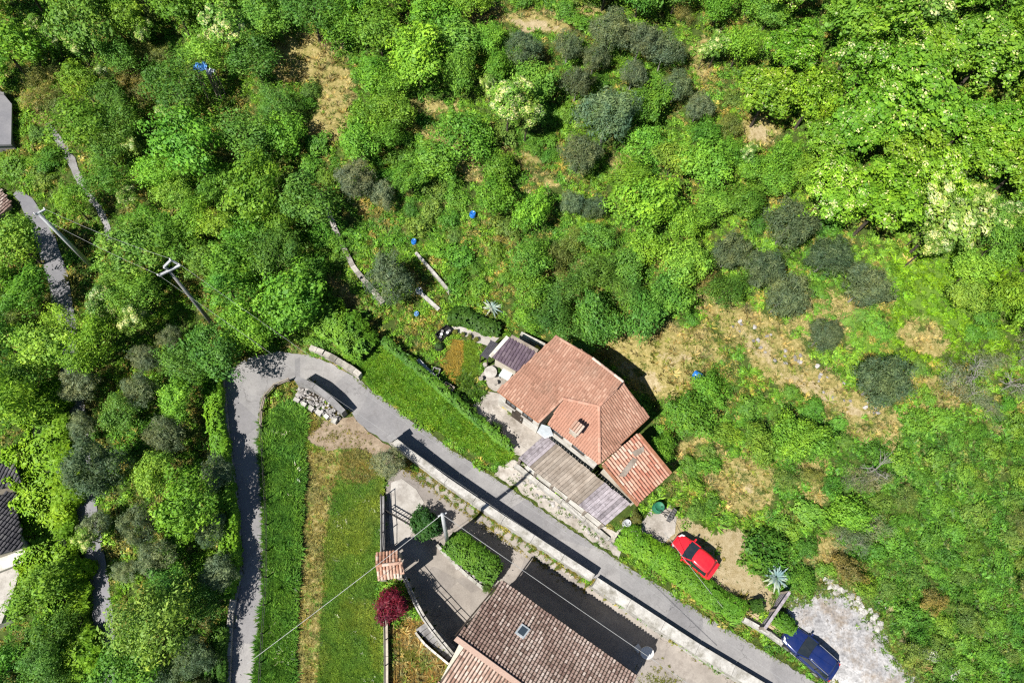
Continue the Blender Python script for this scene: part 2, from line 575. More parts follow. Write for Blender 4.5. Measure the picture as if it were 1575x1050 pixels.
paint("red_paint", (0.60, 0.012, 0.022))
paint("blue_paint", (0.006, 0.018, 0.10), metal=0.2)
paint("car_glass", (0.012, 0.018, 0.024), 0.08, 0.3)
paint("tyre_rubber", (0.014, 0.014, 0.014), 0.8, 0.0)
paint("rim_metal", (0.45, 0.45, 0.46), 0.35, 0.1, 0.7)
paint("black_trim", (0.015, 0.015, 0.016), 0.5, 0.1)
paint("lamp_clear", (0.6, 0.62, 0.65), 0.12, 0.5)
paint("lamp_red", (0.35, 0.01, 0.01), 0.2, 0.5)
paint("window_glass", (0.03, 0.045, 0.06), 0.06, 0.2)

# ------------------------------------------------------------------ ground cover zones (photograph pixels, used as a survey of the ground)
def ell(cx, cy, rx, ry, rot=0, n=14):
    c, s = math.cos(math.radians(rot)), math.sin(math.radians(rot))
    return [(cx + rx * math.cos(2 * math.pi * k / n) * c - ry * math.sin(2 * math.pi * k / n) * s,
             cy + rx * math.cos(2 * math.pi * k / n) * s + ry * math.sin(2 * math.pi * k / n) * c) for k in range(n)]


FIELD = [(408, 652), (418, 640), (440, 625), (470, 632), (500, 660), (520, 692), (560, 690), (590, 722), (586, 780), (586, 900), (588, 1075), (396, 1075), (404, 960), (411, 900), (411, 800), (406, 720)]
TRACK = [(472, 690), (530, 692), (518, 740), (508, 800), (501, 860), (496, 950), (492, 1075), (446, 1075), (451, 950), (457, 850), (461, 760), (464, 705)]
DRY_LAWN = [(604, 958), (650, 948), (664, 985), (690, 1010), (660, 1075), (600, 1075)]
ZONES = {
    'dry': [(ell(825, 34, 60, 15, 8), 1), (ell(462, 88, 52, 38, -20), 1), (ell(515, 140, 30, 50), .95), (ell(505, 195, 36, 26), .85),
            ([(915, 540), (945, 500), (1020, 495), (1090, 505), (1120, 545), (1075, 590), (1025, 622), (985, 605), (945, 565)], .78),
            (ell(1165, 200, 32, 22), 1), (ell(1080, 90, 20, 35), .7), (ell(840, 275, 30, 16), .6), (ell(880, 430, 26, 40), .45),
            ([(1095, 462), (1150, 470), (1215, 500), (1260, 560), (1320, 600), (1395, 635), (1380, 672), (1290, 645), (1210, 590), (1150, 545), (1105, 515)], .72),
            (ell(1425, 520, 45, 28, 20), .7), (ell(1300, 470, 45, 18, 30), .7), (ell(1150, 745, 46, 54), .7), (ell(1075, 715, 50, 50), .55), (ell(1255, 490, 60, 40, 30), .55), (ell(1190, 545, 60, 40, 40), .75), (ell(1430, 610, 50, 40), .55), (ell(1330, 660, 60, 24, 25), .6), (ell(740, 20, 40, 14), .6), (ell(900, 20, 50, 12), .5), (ell(790, 235, 50, 16, 20), .6), (ell(960, 250, 30, 14), .5), (ell(1100, 470, 40, 24, 20), .6),
            (ell(1255, 740, 40, 40), .6), (ell(1120, 835, 34, 24), .8), (ell(1270, 860, 40, 40), .7), (ell(1300, 920, 60, 30, 40), .6),
            (ell(1420, 1010, 60, 30, 30), .4), (ell(700, 240, 70, 22, 40), .7), (ell(560, 320, 60, 14, 40), .4), (ell(665, 165, 44, 14), .65),
            (ell(480, 545, 60, 14, 30), .6), (ell(590, 565, 14, 20), .4), (ell(700, 545, 18, 12, -30), .9), (TRACK, .6), (ell(548, 715, 40, 34), .55),
            (ell(495, 650, 60, 24, 10), .55), (DRY_LAWN, .85), (ell(255, 985, 1, 1), 0), (ell(285, 850, 16, 20), .4), (ell(340, 930, 16, 26), .4),
            (ell(75, 190, 26, 14, 50), .5), (ell(690, 780, 200, 11, 35), .75), (ell(965, 960, 220, 9, 33), .6), (ell(1000, 1040, 40, 20), .25),
            (ell(1500, 640, 50, 40), .3), (ell(1210, 790, 36, 26), .4), (ell(530, 450, 46, 12, 42), .6), (ell(1000, 940, 1, 1), 0), (ell(1185, 925, 30, 14, 40), .7)],
    'bare': [(ell(820, 40, 40, 8, 8), .9), (ell(990, 580, 40, 14, 35), .65), (ell(1165, 205, 18, 14), .8), (ell(1040, 550, 30, 10), .6),
             ([(1110, 490), (1160, 500), (1215, 560), (1290, 610), (1360, 640), (1350, 655), (1270, 630), (1200, 585), (1140, 530)], .5),
             (ell(1120, 835, 32, 22), 1), ([(1000, 800), (1035, 785), (1100, 815), (1150, 862), (1200, 915), (1260, 900), (1330, 945), (1420, 1040), (1380, 1075), (1200, 990), (1130, 935), (1040, 862)], .85),
             (ell(1150, 740, 22, 30), .4), (ell(520, 660, 60, 18, 10), .45), (ell(520, 555, 70, 10, 28), .5), (ell(1320, 985, 80, 70, 30), .5), (ell(520, 66, 8, 14), .8)],
    'lush': [(FIELD, 1), (ell(1430, 440, 100, 80), .7), (ell(1330, 510, 60, 30, 30), .8), (ell(1480, 860, 140, 160), .35), (ell(720, 565, 40, 30), .5), (ell(550, 230, 30, 14), .8),
             (ell(40, 240, 40, 40), .6), (ell(100, 850, 50, 200), .5)],
}
ROAD_OUT = [(349, 1075), (354, 960), (369, 880), (366, 800), (356, 720), (347, 640), (342, 588), (350, 569), (383, 551), (425, 540), (470, 545), (510, 560), (545, 580), (580, 607), (625, 641), (690, 688),
            (760, 734), (830, 782), (900, 829), (950, 862), (1020, 905), (1090, 950), (1150, 987), (1210, 1022), (1290, 1075)]
ROAD_IN = [(398, 1075), (404, 960), (410, 900), (410, 800), (405, 720), (402, 650), (407, 612), (428, 592), (452, 584), (480, 590), (512, 612), (538, 632), (556, 655), (590, 679), (606, 688), (680, 742),
           (760, 795), (850, 852), (910, 889), (990, 941), (1060, 986), (1170, 1055), (1205, 1075)]
ROAD = ROAD_OUT + ROAD_IN[::-1]
LOWROAD = [(28, 292), (50, 305), (80, 350), (104, 420), (118, 500), (128, 600), (140, 700), (152, 800), (166, 880), (176, 960), (180, 1075),
           (146, 1075), (144, 960), (136, 880), (120, 800), (106, 700), (96, 600), (86, 500), (74, 430), (52, 365), (30, 310), (20, 300)]
FOOTPATH = [(78, 190), (92, 210), (112, 238), (124, 268), (136, 292), (152, 312), (168, 338), (174, 370), (163, 370), (158, 342), (144, 318), (126, 296), (112, 268), (98, 238), (80, 212), (70, 194)]
YARD_PAVE = [(594, 742), (612, 720), (655, 728), (700, 762), (760, 803), (830, 848), (890, 890), (960, 935), (1060, 1003), (1150, 1062), (1150, 1085), (690, 1085), (690, 1012), (652, 948), (624, 905), (612, 890), (594, 886), (592, 800)]
APRON = [(470, 672), (500, 648), (540, 640), (558, 657), (590, 681), (604, 692), (612, 712), (596, 722), (570, 695), (540, 690), (505, 692), (478, 684)]
GRAVEL = [(1198, 940), (1222, 918), (1262, 908), (1292, 902), (1318, 928), (1345, 948), (1366, 968), (1372, 1000), (1400, 1030), (1440, 1075), (1300, 1075), (1262, 1045), (1215, 985)]
PATIO = [(726, 622), (752, 602), (772, 606), (835, 652), (842, 672), (812, 706), (778, 694), (748, 660)]
PATIO2 = [(738, 577), (756, 562), (780, 556), (796, 572), (774, 602), (756, 600)]
GPATH = [(690, 503), (702, 500), (742, 514), (768, 520), (752, 534), (728, 524), (708, 512), (694, 512)]
FLATS = [ROAD, LOWROAD, FOOTPATH, YARD_PAVE, GRAVEL, PATIO, PATIO2, GPATH, APRON]

# terrain grid
GX = np.arange(-66, 78.01, 0.32); GY = np.arange(-22, 86.01, 0.32)
gx, gy = np.meshgrid(GX, GY)
gz = height(gx, gy)
gp = np.stack([gx.ravel(), gy.ravel(), gz.ravel()], 1)


def height(x, y):
    """height of the terrain sheet, read back from its grid"""
    fx = np.clip((np.asarray(x, float) - GX[0]) / 0.32, 0, len(GX) - 1.001); fy = np.clip((np.asarray(y, float) - GY[0]) / 0.32, 0, len(GY) - 1.001)
    i = fx.astype(int); j = fy.astype(int); u = fx - i; v = fy - j
    return (gz[j, i] * (1 - u) + gz[j, i + 1] * u) * (1 - v) + (gz[j + 1, i] * (1 - u) + gz[j + 1, i + 1] * u) * v



def px_of(pts):
    c = (pts - np.array([0, 0, CAM_H])) @ RWC
    return c[:, 0] / -c[:, 2] * FOC + W0 / 2, c[:, 1] / c[:, 2] * FOC + H0 / 2


gpx, gpy = px_of(gp)
zone_val = {}
for key, lst in ZONES.items():
    v = np.zeros(len(gp))
    for poly, k in lst:
        if k == 0: continue
        bb = np.array(poly)
        near = (gpx > bb[:, 0].min() - 30) & (gpx < bb[:, 0].max() + 30) & (gpy > bb[:, 1].min() - 30) & (gpy < bb[:, 1].max() + 30)
        idx = np.nonzero(near)[0]
        x, y = gpx[idx], gpy[idx]
        ins = inside(poly, x, y); d = dist_poly(poly, x, y)
        w = np.where(ins, 0.5 + np.minimum(d / 16, 0.5), 0.5 - np.minimum(d / 16, 0.5))
        v[idx] = np.maximum(v[idx], w * k)
    zone_val[key] = v


def zone_at(x, y):
    i = np.clip(((np.asarray(x) - GX[0]) / 0.32).round().astype(int), 0, len(GX) - 1)
    j = np.clip(((np.asarray(y) - GY[0]) / 0.32).round().astype(int), 0, len(GY) - 1)
    k = j * len(GX) + i
    return {n: v[k] for n, v in zone_val.items()}


t = NT("hillside_ground")
n1 = t.noise(0.9, 6, 0.7); n2 = t.noise(3.5, 5, 0.65); n3 = t.noise(14, 3, 0.7)
base = t.ramp(n2, [(0.3, (0.028, 0.042, 0.010)), (0.55, (0.052, 0.08, 0.016)), (0.75, (0.085, 0.10, 0.026))])
lushc = t.ramp(n2, [(0.3, (0.055, 0.115, 0.014)), (0.7, (0.13, 0.21, 0.03))])
dryc = t.ramp(n2, [(0.28, (0.12, 0.115, 0.032)), (0.5, (0.225, 0.19, 0.068)), (0.72, (0.36, 0.29, 0.135))])
barec = t.ramp(n2, [(0.3, (0.225, 0.175, 0.085)), (0.7, (0.36, 0.30, 0.19))])


def zmask(name, lo, hi):
    s = t.math('ADD', t.attr(name).outputs["Fac"], t.math('MULTIPLY', t.math('SUBTRACT', n1, 0.5), 2.6))
    s = t.math('ADD', s, t.math('MULTIPLY', t.math('SUBTRACT', n3, 0.5), 0.9))
    return t.ramp(s, [(lo, (0, 0, 0)), (hi, (1, 1, 1))])


c = t.mix(zmask("lush", 0.35, 0.6), base, lushc)
c = t.mix(zmask("dry", 0.35, 0.62), c, dryc)
c = t.mix(zmask("bare", 0.42, 0.62), c, barec)
c = t.mix(1.0, c, t.ramp(n3, [(0.3, (0.78,) * 3), (0.7, (1.14,) * 3)]), 'MULTIPLY')
t.bump(n3, 0.6, 0.08)
MATS["ground"] = t.out(c, 0.95, 0.1)

nx, ny = len(GX), len(GY)
ii = (np.arange(ny - 1)[:, None] * nx + np.arange(nx - 1)[None, :]).ravel()
faces = np.stack([ii, ii + 1, ii + nx + 1, ii + nx], 1)
me = np_mesh("terrain", gp, faces, MATS["ground"], zone_val, smooth=True)
tag(link("terrain", me), "green and straw-coloured hillside sloping up to the right", kind="structure")


# ------------------------------------------------------------------ sheets draped on the terrain
def resample(pts, step):
    out = []
    n = len(pts)
    for i in range(n):
        a = np.array(pts[i]); b = np.array(pts[(i + 1) % n])
        k = max(1, int(np.linalg.norm(b - a) / step))
        for j in range(k): out.append(a + (b - a) * j / k)
    return np.array(out)


def sheet(name, pxpoly, mat, dz=0.05, step=0.45, label=None, rough_edge=0.0, kind="structure", parent=None):
    pp = resample(pxpoly, 6)
    if rough_edge: pp = pp + rng.normal(0, rough_edge, pp.shape)
    w = cast(pp[:, 0], pp[:, 1])[:, :2]
    x0, y0 = w.min(0); x1, y1 = w.max(0)
    xs, ys = np.meshgrid(np.arange(x0, x1, step), np.arange(y0, y1, step))
    xs = xs.ravel() + step * 0.13; ys = ys.ravel() + step * 0.17
    ok = inside(w, xs, ys) & (dist_poly(w, xs, ys) > step * 0.4)
    vs = [Vector((p[0], p[1])) for p in w] + [Vector((a, b)) for a, b in zip(xs[ok], ys[ok])]
    n = len(w)
    v2, e2, f2, *_ = delaunay_2d_cdt(vs, [(i, (i + 1) % n) for i in range(n)], [], 1, 1e-4)
    xy = np.array([(p.x, p.y) for p in v2])
    z = height(xy[:, 0], xy[:, 1]) + dz
    me = bpy.data.meshes.new(name)
    me.from_pydata([(a[0], a[1], b) for a, b in zip(xy, z)], [], [tuple(f) for f in f2])
    me.materials.append(mat)
    me.polygons.foreach_set("use_smooth", [True] * len(me.polygons))
    me.update()
    o = link(name, me, parent)
    if len(me.polygons) and me.polygons[0].normal.z < 0: me.flip_normals()
    return tag(o, label, kind=kind)


sheet("road", ROAD, MATS["road_asphalt"], 0.06, label="pale grey lane bending round a hairpin", rough_edge=0.9)
sheet("lower_road", LOWROAD, MATS["lower_asphalt"], 0.06, label="lower grey road under the trees on the left")
sheet("footpath", FOOTPATH, MATS["grey_concrete"], 0.06, label="narrow grey path through the wood at upper left", rough_edge=1.0)
sheet("yard_pavement", YARD_PAVE, MATS["yard_concrete"], 0.05, label="beige concrete yard and lane beside the brown roofed house", rough_edge=0.5)
sheet("gravel_apron", APRON, MATS["bare_earth"], 0.045, label="worn dirt turnout inside the hairpin", rough_edge=1.6)
sheet("gravel_lot", GRAVEL, MATS["white_gravel"], 0.05, label="white gravel parking area under the blue car", rough_edge=4.0)
sheet("patio", PATIO, MATS["patio_stone"], 0.05, label="pale paved patio in front of the red roofed house", rough_edge=0.7)
sheet("table_terrace", PATIO2, MATS["patio_stone"], 0.05, label="small paved terrace with the round table", rough_edge=0.7)
sheet("garden_path", GPATH, MATS["pale_concrete"], 0.05, label="cream garden path above the small lawn", rough_edge=0.7)
sheet("pale_slab", [(602, 742), (618, 736), (640, 752), (652, 772), (640, 810), (622, 838), (600, 836), (598, 780)], MATS["pale_concrete"], 0.075, label="pale concrete drive slab at the yard entrance")


# ------------------------------------------------------------------ walls
def line_pts(pxline, step):
    """points every step metres along a pixel polyline cast on the ground"""
    w = cast([p[0] for p in pxline], [p[1] for p in pxline])[:, :2]
    seg = np.linalg.norm(np.diff(w, axis=0), axis=1)
    cum = np.concatenate([[0], np.cumsum(seg)])
    n = max(1, int(round(cum[-1] / step)))
    s = np.linspace(0, cum[-1], n + 1)
    return np.stack([np.interp(s, cum, w[:, 0]), np.interp(s, cum, w[:, 1])], 1)


def smooth_line(pxline, n=6):
    """Catmull-Rom through pixel points"""
    p = [np.array(q, float) for q in pxline]
    p = [2 * p[0] - p[1]] + p + [2 * p[-1] - p[-2]]
    out = []
    for i in range(1, len(p) - 2):
        for k in range(n):
            u = k / n
            out.append(tuple(0.5 * ((2 * p[i]) + (-p[i - 1] + p[i + 1]) * u + (2 * p[i - 1] - 5 * p[i] + 4 * p[i + 1] - p[i + 2]) * u * u + (-p[i - 1] + 3 * p[i] - 3 * p[i + 1] + p[i + 2]) * u ** 3)))
    out.append(tuple(p[-2]))
    return out


def wall(name, label, pxline, thick, high, mat, seg=3.0, part="wall_section", coping=None, reach=0.6, gap=0.012, cat="wall", jit=0.0, group=None, depth=0.4):
    pts = line_pts(pxline, seg)
    lo = []; hi = []
    tang = np.gradient(pts, axis=0)
    tang /= np.linalg.norm(tang, axis=1)[:, None]
    nrm = np.stack([-tang[:, 1], tang[:, 0]], 1)
    za = height(pts[:, 0] + nrm[:, 0] * reach, pts[:, 1] + nrm[:, 1] * reach)
    zb = height(pts[:, 0] - nrm[:, 0] * reach, pts[:, 1] - nrm[:, 1] * reach)
    hi = np.maximum(za, zb); lo = np.minimum(za, zb) - depth
    n = len(pts)
    hh = np.array([high(i / (n - 1)) if callable(high) else high for i in range(n)])
    top = hi + hh
    o = thing(name, label, cat, (pts[n // 2][0], pts[n // 2][1], lo[n // 2]), group=group)
    for i in range(n - 1):
        a, b = pts[i], pts[i + 1]
        d = (b - a) / np.linalg.norm(b - a)
        a2 = a + d * gap * (i > 0); b2 = b - d * gap * (i < n - 2)
        na, nb = nrm[i] * thick / 2, nrm[i + 1] * thick / 2
        j = random.uniform(-jit, jit)
        bot = [(a2[0] - na[0], a2[1] - na[1], lo[i]), (b2[0] - nb[0], b2[1] - nb[1], lo[i + 1]), (b2[0] + nb[0], b2[1] + nb[1], lo[i + 1]), (a2[0] + na[0], a2[1] + na[1], lo[i])]
        tp = [(q[0], q[1], (top[i] if k in (0, 3) else top[i + 1]) + j) for k, q in enumerate(bot)]
        m = MB().prism(bot, tp, tint=random.random())
        sec = m.build(part, mat, o)
        if coping is not None:
            k = 1.22
            bot = [(a2[0] - na[0] * k, a2[1] - na[1] * k, top[i] + .002), (b2[0] - nb[0] * k, b2[1] - nb[1] * k, top[i + 1] + .002), (b2[0] + nb[0] * k, b2[1] + nb[1] * k, top[i + 1] + .002), (a2[0] + na[0] * k, a2[1] + na[1] * k, top[i] + .002)]
            MB().prism(bot, [(q[0], q[1], q[2] + 0.07) for q in bot], tint=random.random()).build("coping", coping, sec)
    return o


wall("retaining_wall", "tall whitewashed retaining wall between the lane and the lower yard", [(607, 684), (680, 740), (760, 794), (850, 852), (907, 890)], 0.42,
     lambda t: 1.5 - 0.35 * t, MATS["wall_concrete"], 2.6, coping=MATS["wall_concrete"])
wall("retaining_wall", "low white parapet wall along the lane beyond the step, down to the bottom edge", [(912, 896), (990, 948), (1060, 993), (1172, 1062)], 0.62,
     0.55, MATS["wall_concrete"], 3.0, coping=MATS["wall_concrete"])
wall("block_wall", "grey concrete wall backing the stone heap inside the hairpin", [(462, 592), (490, 604), (518, 625), (532, 640)], 0.4, lambda t: 1.75 - 0.5 * t, MATS["grey_concrete"], 1.6)
wall("field_wall", "narrow grey wall with railing between the meadow and the yard", [(589, 765), (590, 800), (590, 850)], 0.3, 0.5, MATS["grey_concrete"], 2.4)
wall("field_wall", "narrow grey wall along the dry lawn below the purple bush", [(594, 945), (595, 990), (595, 1075)], 0.28, 0.55, MATS["cream_plaster"], 2.4)
wall("roadside_wall", "low dry-stone wall shading the left edge of the lane", [(342, 586), (347, 640), (356, 720), (366, 800), (369, 880), (356, 950), (350, 1075)], 0.4, 0.35, MATS["dry_stone"], 0.9, part="stone_block", jit=0.1)
wall("terrace_wall", "pale stone foot wall below the wooden terrace by the lane", [(792, 716), (830, 748), (880, 786), (935, 830)], 0.3, 0.12, MATS["wall_concrete"], 2.2)
wall("terrace_wall", "whitewashed kerb wall beside the lane near the blue car", [(1140, 952), (1170, 968), (1215, 1000), (1252, 1030)], 0.3, 0.15, MATS["wall_concrete"], 2.0)
wall("garden_wall", "dry-stone terrace wall left of the round olive tree", [(495, 300), (520, 365), (545, 415), (590, 468)], 0.4, 0.35, MATS["dry_stone"], 0.7, part="stone_block", jit=0.08)
wall("garden_wall", "thin cream wall running down right of the round olive tree", [(640, 392), (665, 420), (692, 452)], 0.2, 0.35, MATS["wall_concrete"], 1.2)
wall("garden_wall", "short cream wall behind the purple shed roof", [(800, 518), (820, 528), (836, 536)], 0.3, 0.8, MATS["wall_concrete"], 1.4)
wall("planter_kerb", "pale curved kerb of the hedge bed in the yard", smooth_line([(672, 838), (690, 858), (715, 882), (745, 906), (762, 912)], 4), 0.22, 0.3, MATS["wall_concrete"], 0.8, part="kerb_stone")
wall("road_wall", "rough stone bank wall above the hairpin bend", smooth_line([(480, 540), (510, 552), (540, 570), (556, 582)], 4), 0.4, 0.6, MATS["dry_stone"], 0.6, part="stone_block", jit=0.12)


# ------------------------------------------------------------------ roofs
def plane_of(a, b, c):
    n = (b - a).cross(c - a).normalized()
    if n.z < 0: n = -n
    return a, n


def on_plane(px, py, pl):
    a, n = pl
    d = Vector(ray_dirs(px, py)[0]); o = Vector((0, 0, CAM_H))
    return o + d * ((a - o).dot(n) / d.dot(n))


def tile_roof(parent, poly, mat, pitch=0.21, row=0.36, down=None, name="roof_tiles", deck=None, var=1.0, thick=0.14, deck_name="roof_deck", rise=0.45, seed=0, wide=0.45, deck_tint=.5):
    """barrel tiles laid in courses on a planar roof polygon (real half-round tiles) over a solid deck"""
    rr = random.Random(seed + int(poly[0].x * 100))
    a, n = plane_of(poly[0], poly[1], poly[2])
    if down is None:
        down = Vector((0, 0, -1)) - n * Vector((0, 0, -1)).dot(n)
    down = (down - n * down.dot(n)).normalized()
    ac = n.cross(down).normalized()
    q = np.array([((p - a).dot(ac), (p - a).dot(down)) for p in poly])
    u0, v0 = q.min(0); u1, v1 = q.max(0)
    m = MB()
    us = np.arange(u0 + pitch * .5, u1, pitch)
    vs = np.arange(v0 + row * .35, v1 + row * .2, row)
    K = 5
    for i, u in enumerate(us):
        off = rr.uniform(-0.02, 0.02)
        for j, v in enumerate(vs):
            if not inside(q, np.array([u]), np.array([min(v, v1 - 0.02)]))[0]: continue
            big = vnoise(np.array([u]), np.array([v]), 1.7, 9 + seed)[0]
            tnt = min(1, max(0, 0.5 + var * (0.35 * (big - 0.5) * 2 + rr.gauss(0, 0.23))))
            w = pitch * wide; vv = []
            for (dv, lift, k) in ((-row * 0.56, 0.0, 0.86), (row * 0.52, 0.035, 1.0)):
                for s in range(K):
                    ang = math.pi * s / (K - 1)
                    x = u + off * .3 - math.cos(ang) * w * k; hgt = math.sin(ang) * pitch * rise * k + lift + 0.01
                    vv.append(a + ac * x + down * (v + off + dv) + n * hgt)
            fs = [(s, s + 1, K + s + 1, K + s) for s in range(K - 1)] + [tuple(K + s for s in range(K))]
            m.add(vv, fs, tnt)
    o = m.build(name, mat, parent, kind="stuff")
    d = MB().prism([p - n * thick for p in poly], [p for p in poly], tint=deck_tint)
    d.build(deck_name, deck or mat, parent)
    return o


def ridge(parent, a, b, mat, r=0.13, name="ridge_tiles", step=0.36):
    m = MB()
    L = (b - a).length; n = max(1, int(L / step)); d = (b - a) / n
    dn = d.normalized(); s = dn.cross(Vector((0, 0, 1))).normalized(); t_ = s.cross(dn)
    for i in range(n):
        p0 = a + d * i; p1 = a + d * (i + 1.08)
        vv = []
        for p, k, l in ((p0, 1.0, 0.03), (p1, 0.85, 0.0)):
            for g in range(6):
                an = math.pi * g / 5
                vv.append(p + s * (math.cos(an) * r * k) + t_ * (math.sin(an) * r * 0.8 * k + l))
        m.add(vv, [(g, g + 1, 7 + g, 6 + g) for g in range(5)] + [tuple(range(6))], random.uniform(.3, 1))
    return m.build(name, mat, parent, kind="stuff")


def inset(poly, d):
    c = sum((Vector((p.x, p.y, 0)) for p in poly), Vector()) / len(poly)
    out = []
    for p in poly:
        v = Vector((c.x - p.x, c.y - p.y, 0))
        out.append(Vector((p.x, p.y, p.z)) + v.normalized() * d)
    return out


def walls_under(parent, poly, ground, mat, d=0.4, drop=0.2, name="wall"):
    q = inset(poly, d)
    m = MB().prism([Vector((p.x, p.y, ground)) for p in q], [Vector((p.x, p.y, p.z - drop)) for p in q])
    return m.build(name, mat, parent)


def window_on(parent, a, b, t, zc, w, h, out=0.03, name="window", shutter=None):
    """window on the wall running a->b (outer face, outward to the right of a->b), centre at fraction t"""
    d = (b - a); d.z = 0; d.normalize()
    nrm = Vector((d.y, -d.x, 0))
    c = a + (b - a) * t; c.z = zc
    rz = math.atan2(d.y, d.x)
    fr = MB()
    for sx, sz, ww, hh in ((0, h / 2, w + .12, .07), (0, -h / 2, w + .12, .07), (-w / 2 - .02, 0, .07, h - .07), (w / 2 + .02, 0, .07, h - .07), (0, 0, .04, h - .07)):
        fr.box(c + d * sx + Vector((0, 0, sz)) + nrm * (out + .02), (ww, .09, hh), rz)
    f = fr.build(name, MATS["dark_wood"], parent)
    MB().box(c + nrm * (out - .005), (w, .03, h), rz).build("pane", MATS["window_glass"], f)
    MB().box(c + Vector((0, 0, -h / 2 - .07)) + nrm * (out + .06), (w + .2, .2, .06), rz).build("sill", MATS["pale_concrete"], f)
    return f


# ------------------------------------------------------------------ the red-roofed house
GZ = 1.0
zE, zN = GZ + 3.7, GZ + 5.4
B_, C_ = PZ(765, 600, zE), PZ(829, 649, zE)
A_ = PZ(854, 517, zN)
pm = plane_of(B_, C_, A_)
apex = on_plane(921, 625, pm); D_ = on_plane(958, 587, pm); N2 = on_plane(911, 551, pm); X_ = on_plane(866, 613, pm)
house = thing("village_house", "red tiled house with wooden terrace in the middle of the picture", "house", (B_.x, B_.y, GZ))
tile_roof(house, [A_, B_, C_, X_, apex, D_, N2], MATS["tiles_main"], 0.19, 0.3, deck_name="roof", seed=1, var=.65, rise=.2)
e1, e2, e3 = PZ(843, 650, GZ + 3.5), PZ(922, 712, GZ + 3.5), PZ(998, 641, GZ + 3.6)
ap2 = apex - Vector((0, 0, 0.02))
X2 = on_plane(868, 612, plane_of(e1, e2, ap2))
tile_roof(house, [X2, e1, e2, ap2], MATS["tiles_front_sunlit"], 0.19, 0.3, deck_name="roof", seed=2, var=0.5, rise=.24)
D2 = on_plane(958, 587, plane_of(ap2, e2, e3))
tile_roof(house, [ap2, e2, e3, D2], MATS["tiles_main"], 0.19, 0.3, deck_name="roof", seed=3, var=.7, rise=.2)
up = Vector((0, 0, 0.06))
ridge(house, apex + up, e2 + up, MATS["tiles_front_sunlit"]); ridge(house, D2 + up, ap2 + up, MATS["tiles_front_sunlit"]); ridge(house, X_ + up, apex + up, MATS["tiles_front_sunlit"])
ridge(house, N2 + up, D_ + up, MATS["tiles_pale"], 0.1); ridge(house, A_ + up, N2 + up, MATS["tiles_main"], 0.1)
ridge(house, C_ + up, X_ + up, MATS["tiles_main"], 0.1)
wm = walls_under(house, [A_, B_, C_, X_, apex, D_, N2], GZ - .4, MATS["white_plaster"], 0.2)
qf = [X2, e1, e2, e3, D2, ap2]
wf = walls_under(house, qf, GZ - .4, MATS["white_plaster"], 0.14, 0.22)
for (p0, p1) in ((B_, C_), (e1, e2), (e2, e3)):            # gutters
    MB().tube([p0 - Vector((0, 0, .12)) + (p1 - p0) * (k / 8) for k in range(9)], 0.07, 6).build("gutter", MATS["terracotta"], house)
ib = inset([A_, B_, C_, X_, apex, D_, N2], .2); jf = inset(qf, .14)
window_on(house, ib[1], ib[2], .30, GZ + 2.6, .8, .9); window_on(house, ib[1], ib[2], .72, GZ + 2.6, .8, .9)
window_on(house, jf[1], jf[2], .18, GZ + 2.75, 1.0, .8); window_on(house, jf[1], jf[2], .62, GZ + 2.75, 1.0, .8); window_on(house, jf[2], jf[3], .55, GZ + 2.7, .8, .8)
fd = MB(); dd = (ib[2] - ib[1]).normalized(); cpt = ib[1] + (ib[2] - ib[1]) * .5
fd.box(Vector((cpt.x, cpt.y, GZ + 1.05)) + Vector((dd.y, -dd.x, 0)) * .04, (1.0, .08, 2.1), math.atan2(dd.y, dd.x))
fdo = fd.build("door", MATS["dark_wood"], house)
MB().box(Vector((cpt.x, cpt.y, GZ + 1.0)) + Vector((dd.y, -dd.x, 0)) * .11 + dd * .38, (.04, .05, .16), math.atan2(dd.y, dd.x)).build("door_handle", MATS["galvanised"], fdo)
# chimney on the front slope
pf = plane_of(e1, e2, ap2)
ch = on_plane(884, 664, pf); chd = (e2 - e1); crz = math.atan2(chd.y, chd.x)
cm = MB().box(ch + Vector((0, 0, .35)), (.62, .62, 1.3), crz)
chim = cm.build("chimney", MATS["cream_plaster"], house)
cap = MB().box(ch + Vector((0, 0, 1.05)), (.8, .8, .07), crz); cap.build("chimney_cap", MATS["pale_concrete"], chim)
cm = MB()
for k in range(4):
    o_ = Vector((math.cos(crz), math.sin(crz), 0)) * (-.3 + .2 * k)
    p_ = Vector((-math.sin(crz), math.cos(crz), 0))
    cm.tube([ch + o_ + p_ * -.38 + Vector((0, 0, 1.16)), ch + o_ + p_ * .38 + Vector((0, 0, 1.22))], .095, 7, tint=.4 + .15 * k)
cm.build("cap_tiles", MATS["tiles_gate"], chim, kind="stuff")
# zinc canopy in the corner of the two wings
z1 = [PZ(833, 652, GZ + 3.0), PZ(846, 656, GZ + 3.2), PZ(851, 669, GZ + 2.3), PZ(838, 674, GZ + 2.0), PZ(826, 664, GZ + 2.0)]
MB().prism([p - Vector((0, 0, .07)) for p in z1], z1).build("canopy", MATS["zinc_flashing"], house)
